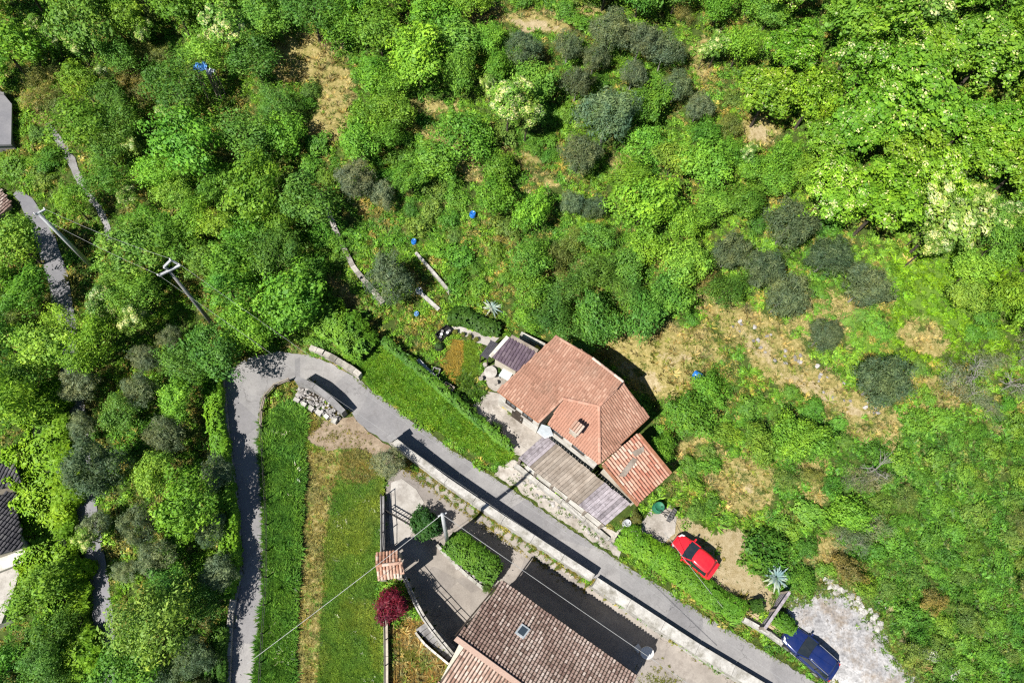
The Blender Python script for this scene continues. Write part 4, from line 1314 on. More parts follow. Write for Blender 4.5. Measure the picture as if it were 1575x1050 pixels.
AVOID = [(ROAD, 9), (ell(757, 480, 16, 16), 12), (ell(318, 160, 14, 12), 16), (ell(825, 34, 58, 14, 8), 3), (ell(462, 90, 44, 34, -20), 3), (ell(515, 140, 24, 46), 3), (ell(505, 195, 28, 20), 2), ([(915, 540), (945, 505), (1020, 500), (1090, 508), (1115, 545), (1070, 588), (1025, 618), (985, 602), (945, 562)], 2), ([(1095, 465), (1150, 472), (1215, 502), (1260, 560), (1320, 600), (1390, 638), (1375, 668), (1290, 642), (1210, 588), (1150, 543), (1105, 513)], 2), (ell(1165, 200, 30, 20), 2), (ell(1080, 90, 16, 32), 2), (ell(1150, 745, 40, 50), 0), (ell(700, 240, 60, 14, 40), 0), (ell(665, 165, 36, 10), 2), (ell(1425, 520, 40, 22, 20), 2), (ell(790, 235, 40, 10, 20), 0), ([(330, 585), (345, 720), (360, 800), (362, 880), (345, 1075), (400, 1075), (410, 700), (400, 560)], 22), ([(26, 290), (50, 303), (80, 350), (106, 425), (76, 432), (50, 365)], 3), ([(134, 868), (166, 876), (180, 1000), (142, 1000)], 2), (FOOTPATH, 4), (YARD_PAVE, 14), (GRAVEL, 12), (PATIO, 14), (FIELD, 16), ([(650, 470), (1050, 600), (1050, 830), (900, 830), (640, 560)], 4), ([(740, 500), (860, 505), (1005, 640), (1040, 730), (980, 790), (780, 700), (740, 600)], 16),
         ([(570, 545), (600, 520), (780, 690), (770, 715), (640, 640)], 8), ([(455, 480), (560, 500), (600, 560), (560, 570)], 4), ([(1000, 800), (1160, 810), (1260, 1050), (1120, 960)], 10), ([(-80, 700), (40, 705), (45, 860), (20, 970), (-80, 990)], 10),
         ([(-60, 130), (20, 140), (20, 225), (-60, 225)], 8), ([(-60, 275), (24, 290), (20, 345), (-60, 350)], 6), ([(55, 600), (80, 590), (105, 700), (112, 800), (140, 900), (160, 1075), (110, 1075), (85, 900), (60, 800), (50, 700)], 4), (ell(333, 146, 20, 16), 26), ([(56, 322), (64, 322), (142, 402), (134, 410)], 30), ([(242, 400), (280, 400), (336, 498), (324, 504)], 16), ([(26, 290), (50, 303), (80, 350), (106, 425), (76, 432), (50, 365)], 10), (ell(730, 330, 10, 10), 12), (ell(637, 372, 8, 8), 8), (ell(1067, 572, 9, 9), 10),
         ([(640, 390), (668, 415), (700, 455), (690, 490), (640, 480), (580, 480), (500, 300), (520, 300)], 2)]


rs = random.Random(21)
order = "RMYKBWs"
tries = [(rs.uniform(-40, 1615), rs.uniform(-35, 1075)) for _ in range(9500)]
_tx = np.array([q[0] for q in tries]); _ty = np.array([q[1] for q in tries])
BLK = np.full(len(tries), 1e9)
for poly, marg in AVOID:
    BLK = np.minimum(BLK, np.where(inside(poly, _tx, _ty), -1e9, dist_poly(poly, _tx, _ty) - marg))
for ti, (x, y) in enumerate(tries):
    cx, cy = x + rs.gauss(0, 8), y + rs.gauss(0, 8)
    code = GRID[min(20, max(0, int(cy // 50)))][min(31, max(0, int(cx // 50)))]
    if code in '.dg': continue
    if code == 'M' and rs.random() < .34: code = rs.choice("YKYY")
    if code == 'O': code = rs.choice("OMsK") if x > 700 else rs.choice("OOMK")
    if code == 's' and rs.random() < .05: code = 'M' if x < 1000 else 'B'
    r0, r1 = RAD[code]
    r = rs.uniform(r0, r1)
    if code == 'M' and x > 450: r *= .8
    if code == 's' and x > 1100: r *= 1.0
    if BLK[ti] < r * .35: continue
    sp = (.66 if code != 'R' else .71) if code != 's' else (.7 if x < 1000 else .9)
    ok = True
    for (a, b, q, c2) in placed:
        k = sp
        if (c2 == 'F') != (code == 'F'): k = .55
        if c2 == 'O': k = .85
        if (a - x) ** 2 + (b - y) ** 2 < (k * (q + r)) ** 2:
            ok = False; break
    if not ok: continue
    put(x, y, r, code)
ORD = ["first", "second", "third", "fourth", "fifth", "sixth", "seventh", "eighth", "ninth", "tenth", "eleventh", "twelfth", "thirteenth", "fourteenth", "fifteenth", "sixteenth", "seventeenth", "eighteenth", "nineteenth", "twentieth", "twenty-first", "twenty-second", "twenty-third", "twenty-fourth", "twenty-fifth", "twenty-sixth", "twenty-seventh", "twenty-eighth", "twenty-ninth", "thirtieth"]
for lb, lst in UNNAMED.items():                    # look-alikes of one spot are told apart by their order from the left
    if len(lst) == 1: continue
    lst.sort(key=lambda q: q[0])
    for i, (x_, o) in enumerate(lst):
        o["label"] = f"{lb}, {ORD[min(i, 29)]} from left"


# ------------------------------------------------------------------ hedges, ball bush, purple bush, agaves
def hedge(name, label, pxline, width, high, color, nleaf, size=.16, cat="hedge", rag=.12, mat="hedge_leaf", group=None, aspect=.5, lean=0.0):
    pts = line_pts(pxline, .5)
    n = len(pts)
    o = thing(name, label, cat, (pts[n // 2][0], pts[n // 2][1], float(height(*pts[n // 2]))), group=group)
    tang = np.gradient(pts, axis=0); tang /= np.linalg.norm(tang, axis=1)[:, None]
    nr = np.stack([-tang[:, 1], tang[:, 0]], 1)
    s = rng.random(nleaf) * (n - 1)
    i = np.minimum(s.astype(int), n - 2); f = s - i
    c = pts[i] * (1 - f)[:, None] + pts[i + 1] * f[:, None]
    nn = nr[i]
    # rounded box profile: an even spread over the two flanks and the top
    q_ = rng.uniform(-1, 1, nleaf)
    a = math.pi / 2 - q_ * (math.pi / 2 + .1)
    ca, sa = np.cos(a), np.sin(a)
    ex = np.sign(q_) * np.clip(np.abs(q_) * 1.75, 0, 1) ** .9
    ez = np.clip((1 - np.abs(q_)) * 2.1, 0.02, 1) ** .45
    wv = width if not callable(width) else np.array([width(q / (n - 1)) for q in s])
    hv = high if not callable(high) else np.array([high(q / (n - 1)) for q in s])
    rg = 1 + rag * (vnoise(c[:, 0] + nn[:, 0] * ex * 1.2, c[:, 1] + nn[:, 1] * ex * 1.2, .55, 2) + vnoise(c[:, 0] + ex, c[:, 1] + ez, 1.6, 8) - 1) * 1.3 + rng.normal(0, .05, nleaf)
    endk = np.clip(np.minimum(s, n - 1 - s) / 1.0, .6, 1) ** .5
    off = ex * wv * .5 * rg * endk
    xy = c + nn * off[:, None]
    gzv = height(c[:, 0], c[:, 1])
    zz = np.maximum(gzv + hv * ez * rg * endk * (1 - lean * (1 - ex) / 2), height(xy[:, 0], xy[:, 1]) + .05)
    pos = np.stack([xy[:, 0], xy[:, 1], zz], 1)
    nv = np.stack([nn[:, 0] * ca, nn[:, 1] * ca, sa], 1) + rand_dirs(nleaf) * .5 + np.array([0, 0, .4])
    big = vnoise(c[:, 0] + ex * .5, c[:, 1] + ez * .5, .9, 6)
    st_ = rng.random(nleaf) < .035
    pos[st_, 2] += rng.uniform(.1, .45, st_.sum()); pos[st_, :2] += rng.normal(0, .15, (st_.sum(), 2))
    v, fc, tt = leaves(pos, nv, size * np.clip(rng.lognormal(-.05, .45, nleaf), .4, 2.4), aspect, tint=np.clip(.55 * big + .45 * rng.random(nleaf), 0, 1))
    loc = np.array(o.location)
    h = link("foliage", np_mesh("foliage", v - loc, fc, MATS[mat], {"tint": tt}), o)
    h.color = (*color, 1)
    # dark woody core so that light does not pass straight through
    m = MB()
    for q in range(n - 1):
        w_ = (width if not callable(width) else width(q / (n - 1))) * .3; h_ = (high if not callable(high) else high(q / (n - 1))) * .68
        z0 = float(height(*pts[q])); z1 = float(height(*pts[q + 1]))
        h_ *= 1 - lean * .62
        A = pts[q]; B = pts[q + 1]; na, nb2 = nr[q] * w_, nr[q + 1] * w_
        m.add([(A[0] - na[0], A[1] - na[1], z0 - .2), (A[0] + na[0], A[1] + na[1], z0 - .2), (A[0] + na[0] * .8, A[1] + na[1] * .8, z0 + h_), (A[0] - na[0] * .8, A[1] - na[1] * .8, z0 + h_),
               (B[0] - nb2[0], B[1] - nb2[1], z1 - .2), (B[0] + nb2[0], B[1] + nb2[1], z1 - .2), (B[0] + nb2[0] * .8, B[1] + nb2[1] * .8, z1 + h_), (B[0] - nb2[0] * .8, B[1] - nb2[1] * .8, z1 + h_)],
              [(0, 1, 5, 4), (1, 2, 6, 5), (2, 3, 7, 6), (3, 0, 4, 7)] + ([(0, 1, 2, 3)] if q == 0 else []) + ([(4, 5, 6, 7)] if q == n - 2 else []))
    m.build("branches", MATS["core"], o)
    return o


hedge("garden_hedge", "thin hedge added for the shadow line along the garden edge of the grass bank", [(590, 528), (640, 568), (690, 612), (740, 656), (786, 692)], .6, .95, (.085, .2, .022), 9000, .15, rag=.4)  # hedge added so that its shadow draws the dark gap
hedge("roadside_hedge", "overgrown green hedge along the lane above the hairpin", [(455, 478), (500, 490), (535, 512), (570, 545)], 2.3, 1.3, (.13, .27, .022), 13000, .2, rag=.5)
hedge("roadside_hedge", "bright green clipped hedge between the lane and the red car", [(950, 822), (1000, 852), (1050, 886), (1100, 922), (1136, 946)], lambda t: 1.6 - .3 * t, 1.5, (.12, .27, .02), 20000, .16, rag=.4, aspect=.28, lean=.4)
hedge("roadside_hedge", "short green hedge in front of the blue car", [(1182, 944), (1200, 957), (1216, 970)], .9, .9, (.085, .2, .014), 3500, .13)
hedge("clipped_hedge", "dark clipped end of hedge beside the wooden gate beam", [(1150, 934), (1166, 930)], .95, 1.0, (.05, .12, .016), 2200, .12)
hedge("yard_hedge", "boxy dark green hedge in the yard bed behind the kerb", [(690, 833), (715, 850), (745, 872), (765, 886)], 1.7, 1.7, (.075, .175, .016), 13000, .14, rag=.25)
hedge("ivy_bank", "ivy covered verge along the left edge of the lane", [(335, 580), (338, 640), (348, 720), (358, 800), (361, 870), (352, 920)], 1.1, 1.25, (.125, .28, .02), 16000, .18, rag=.35)
hedge("ivy_bank", "dark ivy verge left of the lane at the bottom edge", [(345, 965), (341, 1010), (338, 1070)], 1.1, 1.2, (.06, .15, .018), 5000, .18, rag=.35)
hedge("bramble_bank", "broad bright yellow-green bramble bank between the charcoal roofs and the lower road", [(72, 600), (82, 680), (86, 760), (92, 840), (112, 930), (128, 1070)], 3.6, 1.4, (.165, .315, .018), 46000, .21, rag=.55)
hedge("garden_hedge", "shrubby green bed above the cream garden path", [(690, 492), (715, 490), (738, 502), (768, 512)], 1.1, .8, (.05, .12, .016), 5000, .18, rag=.35)

bp = P(656, 808, 0)
bush = thing("ball_shrub", "round clipped dark green shrub beside the yard pole", "shrub", tuple(bp))
me = crown_mesh("foliage", 301, 90, 6500, .13, .5, 1.0, clump=(.2, .26), spread=(.72, .8), zlow=-.6, mat="hedge_leaf")
cb = link("foliage", me, bush); cb.color = (.03, .095, .018, 1); cb.location = (0, 0, .95); cb.scale = (1.05, 1.05, .95)
MB().tube([bp, bp + Vector((0, 0, 1.0))], .07, 6).build("stem", MATS["bark"], bush)
pp_ = P(603, 930, .9)
pb = thing("purple_bush", "round wine-red maple bush under the gate canopy", "bush", (pp_.x, pp_.y, float(height(pp_.x, pp_.y))))
me = crown_mesh("foliage", 302, 60, 5200, .16, .22, 1.0, clump=(.2, .3), spread=(.6, .82), mat="purple_leaf", zlow=-.6)
cb = link("foliage", me, pb); cb.location = (0, 0, 1.25); cb.scale = (1.12, 1.12, 1.0)
MB().tube([Vector(pb.location), Vector(pb.location) + Vector((0, 0, 1.0))], .06, 6).build("stem", MATS["bark"], pb)


def agave(label, px, py, R, n, seed, mat="agave_leaf"):
    r = random.Random(seed); p = P(px, py)
    o = thing("agave_plant", label, "agave", tuple(p))
    for k in range(n):
        a = k * 2.39996 + r.uniform(-.2, .2); el = .15 + 1.0 * (k / n) + r.uniform(-.1, .1)
        L = R * r.uniform(.8, 1.1) * (1 - .25 * k / n); w = R * .085
        d = Vector((math.cos(a) * math.cos(el), math.sin(a) * math.cos(el), math.sin(el))); s = Vector((-math.sin(a), math.cos(a), 0)); u = s.cross(d)
        m = MB(); vv = []
        for q in range(6):
            f = q / 5; ww = w * (0.75 + .6 * f - 1.35 * f ** 2.2) ; ww = max(ww, .004)
            c = p + d * (L * f) + Vector((0, 0, .12 - .22 * R * f * f))
            vv += [c - s * ww - u * -.03, c - u * .05 * (1 - f) - u * .01, c + s * ww - u * -.03]
        fs = []
        for q in range(5):
            for e in range(2): fs.append((q * 3 + e, q * 3 + e + 1, q * 3 + 4 + e, q * 3 + 3 + e))
        m.add(vv, fs, r.random()); m.build("leaf_blade", MATS[mat], o, smooth=True)
    return o


agave("large silvery agave beside the wooden gate beam", 1193, 888, 1.3, 48, 3)
agave("small pale agave left of the large silvery agave", 1160, 862, .8, 18, 4)
agave("silvery agave behind the purple shed", 757, 474, 1.0, 34, 5)


# ------------------------------------------------------------------ ground cover (uncountable), scattered over the terrain
def clump_obj(name, seed, n, size, aspect, dome, up=.5):
    r = np.random.default_rng(seed)
    d = rand_dirs(n, r); d[:, 2] = np.abs(d[:, 2])
    pos = d * r.uniform(.5, 1.0, n)[:, None] * np.array([1, 1, dome])
    v, f, tt = leaves(pos, d + rand_dirs(n, r) * .7 + np.array([0, 0, up]), size * r.uniform(.6, 1.3, n), aspect, r=r)
    me = np_mesh(name, v, f, MATS["herb"], {"tint": tt})
    return bpy.data.objects.new(name, me)


def tuft_obj(name, seed, n, high, spread):
    r = np.random.default_rng(seed)
    a = r.uniform(0, 6.28, n); b = r.uniform(0, 1, n) ** .7
    base = np.stack([np.cos(a) * b * .6, np.sin(a) * b * .6, np.zeros(n)], 1)
    d = np.stack([np.cos(a) * spread, np.sin(a) * spread, np.full(n, high)], 1) * r.uniform(.6, 1.2, n)[:, None]
    s = np.stack([-np.sin(a), np.cos(a), np.zeros(n)], 1) * .085
    v = np.stack([base - s, base + s, base + d * .6 + s * .7, base + d], 1).reshape(-1, 3)
    f = np.arange(4 * n).reshape(n, 4)
    me = np_mesh(name, v, f, MATS["herb"], {"tint": np.repeat(r.random(n), 4)})
    return bpy.data.objects.new(name, me)


HERBS = [clump_obj("herb_clump", 1, 60, .42, .55, .55), clump_obj("herb_clump", 2, 46, .55, .5, .5), clump_obj("herb_clump", 3, 70, .36, .4, .7)]
TUFTS = [tuft_obj("grass_tuft", 4, 34, .75, .6), tuft_obj("grass_tuft", 5, 26, .6, .9)]


def scatter(name, label, pts, scale, col, protos, cat=None):
    me = bpy.data.meshes.new(name)
    me.vertices.add(len(pts)); me.vertices.foreach_set("co", np.asarray(pts, np.float32).ravel())
    a = me.attributes.new("sc", 'FLOAT', 'POINT'); a.data.foreach_set("value", np.asarray(scale, np.float32))
    a = me.attributes.new("rot", 'FLOAT_VECTOR', 'POINT')
    rot = np.stack([rng.normal(0, .15, len(pts)), rng.normal(0, .15, len(pts)), rng.uniform(0, 6.28, len(pts))], 1)
    a.data.foreach_set("vector", rot.astype(np.float32).ravel())
    a = me.attributes.new("pick", 'INT', 'POINT'); a.data.foreach_set("value", rng.integers(0, len(protos), len(pts)).astype(np.int32))
    a = me.attributes.new("col", 'FLOAT_COLOR', 'POINT')
    a.data.foreach_set("color", np.concatenate([col, np.ones((len(pts), 1))], 1).astype(np.float32).ravel())
    o = link(name, me)
    tag(o, label, cat, kind="stuff")
    ng = bpy.data.node_groups.new(name + "_nodes", 'GeometryNodeTree')
    ng.interface.new_socket("Geometry", in_out='INPUT', socket_type='NodeSocketGeometry')
    ng.interface.new_socket("Geometry", in_out='OUTPUT', socket_type='NodeSocketGeometry')
    N = ng.nodes; L = ng.links
    gi = N.new("NodeGroupInput"); go = N.new("NodeGroupOutput")
    ins = N.new("GeometryNodeInstanceOnPoints"); ins.inputs["Pick Instance"].default_value = True
    g2i = N.new("GeometryNodeGeometryToInstance")
    for pr in reversed(protos):
        oi = N.new("GeometryNodeObjectInfo"); oi.inputs["Object"].default_value = pr
        L.new(oi.outputs["Geometry"], g2i.inputs[0])

    def na(nm, t_):
        q = N.new("GeometryNodeInputNamedAttribute"); q.data_type = t_; q.inputs["Name"].default_value = nm
        return q.outputs[0]
    L.new(gi.outputs[0], ins.inputs["Points"]); L.new(g2i.outputs[0], ins.inputs["Instance"])
    L.new(na("pick", 'INT'), ins.inputs["Instance Index"])
    L.new(na("rot", 'FLOAT_VECTOR'), ins.inputs["Rotation"])
    L.new(na("sc", 'FLOAT'), ins.inputs["Scale"])
    L.new(ins.outputs[0], go.inputs[0])
    md = o.modifiers.new("scatter", 'NODES'); md.node_group = ng
    return o


def sample(n, x0=-60, x1=72, y0=-20, y1=84):
    x = rng.uniform(x0, x1, n); y = rng.uniform(y0, y1, n)
    z = height(x, y)
    p = np.stack([x, y, z], 1)
    px, py = px_of(p)
    ok = (px > -170) & (px < 1745) & (py > -150) & (py < 1180)
    return p[ok], px[ok], py[ok]


LAWN = [(692, 522), (735, 527), (742, 558), (728, 590), (708, 600), (686, 580), (676, 556)]
SHED_ETC = [LAWN, [(548, 548), (566, 530), (590, 528), (640, 570), (700, 618), (760, 668), (788, 696), (776, 716), (740, 698), (680, 660), (620, 625), (572, 590)], [(735, 555), (760, 520), (860, 520), (1000, 640), (1032, 735), (985, 785), (930, 810), (800, 705), (770, 610)], [(700, 980), (772, 900), (985, 1050), (985, 1100), (660, 1100)], [(-80, 710), (38, 715), (40, 860), (0, 970), (-80, 990)], [(-80, 130), (20, 140), (20, 225), (-80, 230)]]


def free(px, py, pad=2):
    ok = np.ones(len(px), bool)
    for poly in FLATS:
        ok &= ~inside(poly, px, py)
        ok &= dist_poly(poly, px, py) > pad
    for poly in SHED_ETC: ok &= ~inside(poly, px, py)
    return ok


p, px, py = sample(118000)
ok = free(px, py)
p, px, py = p[ok], px[ok], py[ok]
zz = zone_at(p[:, 0], p[:, 1])
fld = inside(FIELD, px, py)
big = vnoise(p[:, 0], p[:, 1], 4.5, 11); mid = vnoise(p[:, 0], p[:, 1], 1.6, 12); fin = rng.random(len(p))
dry = zz['dry'] + (mid - .5) * .7; bare = zz['bare'] + (mid - .5) * .5
keep = ~fld & (fin > np.clip(bare * 1.25 - .1, 0, .97)) & (rng.random(len(p)) > np.clip(dry - .3, 0, 1) * .6)
p, px, py, big, mid, dry = p[keep], px[keep], py[keep], big[keep], mid[keep], dry[keep]
n = len(p)
c1 = np.array([.095, .235, .024]); c2 = np.array([.175, .33, .03]); c3 = np.array([.24, .225, .055]); straw = np.array([.34, .285, .115])
col = c1 + (c2 - c1) * np.clip(big * 1.5 - .3, 0, 1)[:, None]
br = rng.random(n) < .12 + .35 * sst(.45, .8, vnoise(p[:, 0], p[:, 1], 3.2, 23))
col[br] = c3 * rng.uniform(.7, 1.3, (br.sum(), 1))
isdry = dry > .38 + rng.normal(0, .1, n)
col[isdry] = straw * rng.uniform(.5, 1.25, (isdry.sum(), 1))
brt = (px > 1370) & (py > 380) & (py < 560)
col[brt & ~isdry] = np.array([.15, .30, .014]) * rng.uniform(.8, 1.2, ((brt & ~isdry).sum(), 1))
col *= rng.uniform(.75, 1.25, (n, 1))
sc = rng.uniform(.18, .42, n) * (.75 + .8 * mid)
sc[isdry] *= .7
sp_ = isdry & (rng.random(n) < .42); col[sp_] = np.array([.17, .22, .045]) * rng.uniform(.7, 1.2, (sp_.sum(), 1))
tall = (px > 1050) & (py > 560) & ~isdry
sc[tall] *= 1.2
scr = (px > 1180) & (py > 640) & ~isdry
col[scr] = np.array([.088, .22, .024]) * (rng.uniform(.6, 1.35, (scr.sum(), 1)) + .35 * (big[scr][:, None] - .5)); by_ = scr & (rng.random(n) < .12); col[by_] = np.array([.15, .20, .045]) * rng.uniform(.6, 1.2, (by_.sum(), 1))
hb = rng.random(n) < np.where(isdry, .0, .8)
scatter("undergrowth", "leafy green undergrowth covering the hillside", p[hb], sc[hb], col[hb], HERBS)
scatter("wild_grass", "tufts of wild and straw-dry grass on the hillside", p[~hb], sc[~hb] * 1.1, col[~hb], TUFTS)

# meadow between the lane and the yard, and the dry lawn
p, px, py = sample(170000, -24, 4, -10, 22)
ok = inside(FIELD, px, py) & free(px, py, 1.0)
p, px, py = p[ok], px[ok], py[ok]
trk = inside(TRACK, px, py) &  (rng.random(len(p)) < .92)
brown = (zone_at(p[:, 0], p[:, 1])['dry'] + rng.normal(0, .12, len(p)) > .42) & ~trk
n = len(p); mid = vnoise(p[:, 0], p[:, 1], 1.1, 15)
col = np.array([.092, .205, .026]) + mid[:, None] * np.array([.06, .06, .012])
ye = (vnoise(p[:, 0], p[:, 1], 2.5, 16) > .62); col[ye] = col[ye] * np.array([1.35, 1.06, 1.1])
col[brown] = np.array([.24, .225, .07]) * rng.uniform(.6, 1.3, (brown.sum(), 1))
col[trk] = np.array([.30, .265, .088]) * rng.uniform(.6, 1.25, (trk.sum(), 1))
col *= rng.uniform(.75, 1.25, (n, 1))
sc = rng.uniform(.12, .24, n) * (.7 + .6 * mid)
left = px < 452
strip = (px < np.interp(py, [650, 760, 850, 950, 1075], [466, 461, 457, 451, 446])) & ~trk & (p[:, 1] < 1e9)
sc[strip] *= rng.uniform(1.5, 2.6, strip.sum()); col[strip] = np.array([.10, .235, .03]) * rng.uniform(.65, 1.25, (strip.sum(), 1))
sc[trk] *= .45
white = rng.random(n) < .004 * (~trk)
col[white] = (.6, .62, .5)
keep = rng.random(n) < np.where(trk, .3, .95)
scatter("meadow_grass", "green meadow grass between the lane and the yard", p[keep], sc[keep], col[keep], TUFTS)
p, px, py = sample(60000, -12, 4, -10, 6)
ok = inside(DRY_LAWN, px, py)
p = p[ok]; n = len(p)
mid = vnoise(p[:, 0], p[:, 1], 1.0, 18)
col = np.array([.34, .235, .075]) * rng.uniform(.7, 1.25, (n, 1)); gr = (mid > .62) & (p[:, 1] > np.median(p[:, 1])); col[gr] = np.array([.15, .17, .03]) * rng.uniform(.7, 1.2, (gr.sum(), 1))
scatter("dry_lawn_grass", "short dry ochre lawn below the purple bush", p, rng.uniform(.05, .11, n), col, TUFTS)

p, px, py = sample(60000, -8, 8, 8, 26)
ok = inside(LAWN, px, py)
p = p[ok]; n = len(p)
yl = vnoise(p[:, 0], p[:, 1], 1.3, 31) + .35 * (px[ok] < 712) * (py[ok] < 560)
col = np.where((yl > .62)[:, None], np.array([.30, .24, .05]), np.array([.13, .235, .022])) * rng.uniform(.7, 1.25, (n, 1))
scatter("garden_lawn_grass", "small sunny lawn left of the purple shed", p, rng.uniform(.06, .14, n), col, TUFTS)

BANK_GRASS = [(548, 548), (566, 530), (590, 528), (640, 570), (700, 618), (760, 668), (788, 696), (776, 716), (740, 698), (680, 660), (620, 625), (572, 590)]
p, px, py = sample(120000, -16, 10, 4, 26)
ok = inside(BANK_GRASS, px, py)
p = p[ok]; n = len(p)
mid = vnoise(p[:, 0], p[:, 1], 1.4, 41)
col = (np.array([.12, .28, .022]) + mid[:, None] * np.array([.07, .08, .008])) * rng.uniform(.7, 1.25, (n, 1))
rot_ = rng.random(n) < .12; col[rot_] *= np.array([1.3, .9, 1.2])
scatter("bank_grass", "bright lime long grass on the bank between the lane and the house garden", p, rng.uniform(.2, .42, n) * (.7 + .6 * mid), col, TUFTS + HERBS[2:])

# weeds in the verges: foot of the white wall, road edges, rubble bank
def verge(pxline, n, spread, colr, smin, smax):
    pts = line_pts(pxline, .3)
    i = rng.integers(0, len(pts), n)
    xy = pts[i] + rng.normal(0, spread, (n, 2))
    z = height(xy[:, 0], xy[:, 1])
    return np.stack([xy[:, 0], xy[:, 1], z + .03], 1), rng.uniform(smin, smax, n), np.array(colr) * rng.uniform(.6, 1.3, (n, 1))


V = [verge([(620, 712), (700, 768), (780, 822), (860, 872), (905, 902)], 3600, .24, (.24, .21, .05), .05, .13), verge([(640, 728), (720, 782), (760, 808), (850, 866)], 420, .16, (.10, .19, .02), .08, .2),
     verge([(930, 918), (1000, 965), (1100, 1030)], 220, .14, (.19, .18, .05), .05, .13), verge(ROAD_OUT[12:17], 300, .12, (.14, .2, .03), .05, .14), verge(ROAD_OUT[16:20], 260, .1, (.14, .19, .04), .04, .1), verge(ROAD_OUT[19:24], 420, .12, (.14, .2, .03), .05, .12), verge(ROAD_IN[1:8], 420, .14, (.13, .18, .03), .08, .2),
     verge([(790, 728), (850, 770), (900, 805), (945, 838)], 110, .38, (.10, .18, .03), .08, .22), verge([(1140, 960), (1180, 985), (1250, 1035)], 260, .16, (.13, .17, .03), .08, .2),
     verge([(710, 590), (730, 610)], 80, .45, (.06, .13, .015), .2, .4), verge(ROAD_OUT[0:8], 300, .12, (.08, .15, .02), .08, .22),
     verge([(480, 665), (530, 670), (560, 690)], 160, .5, (.2, .19, .05), .06, .14), verge([(1000, 1045), (1040, 1060)], 200, .5, (.16, .18, .03), .06, .16)]
V += [verge(GRAVEL + GRAVEL[:1], 900, .28, (.17, .20, .05), .07, .22), verge([(1200, 925), (1290, 895), (1345, 945), (1372, 1000), (1440, 1070)], 500, .5, (.12, .22, .04), .1, .28)]
scatter("verge_weeds", "weeds along the walls and the edges of the lane", np.concatenate([v[0] for v in V]), np.concatenate([v[1] for v in V]), np.concatenate([v[2] for v in V]), TUFTS + HERBS[:1])

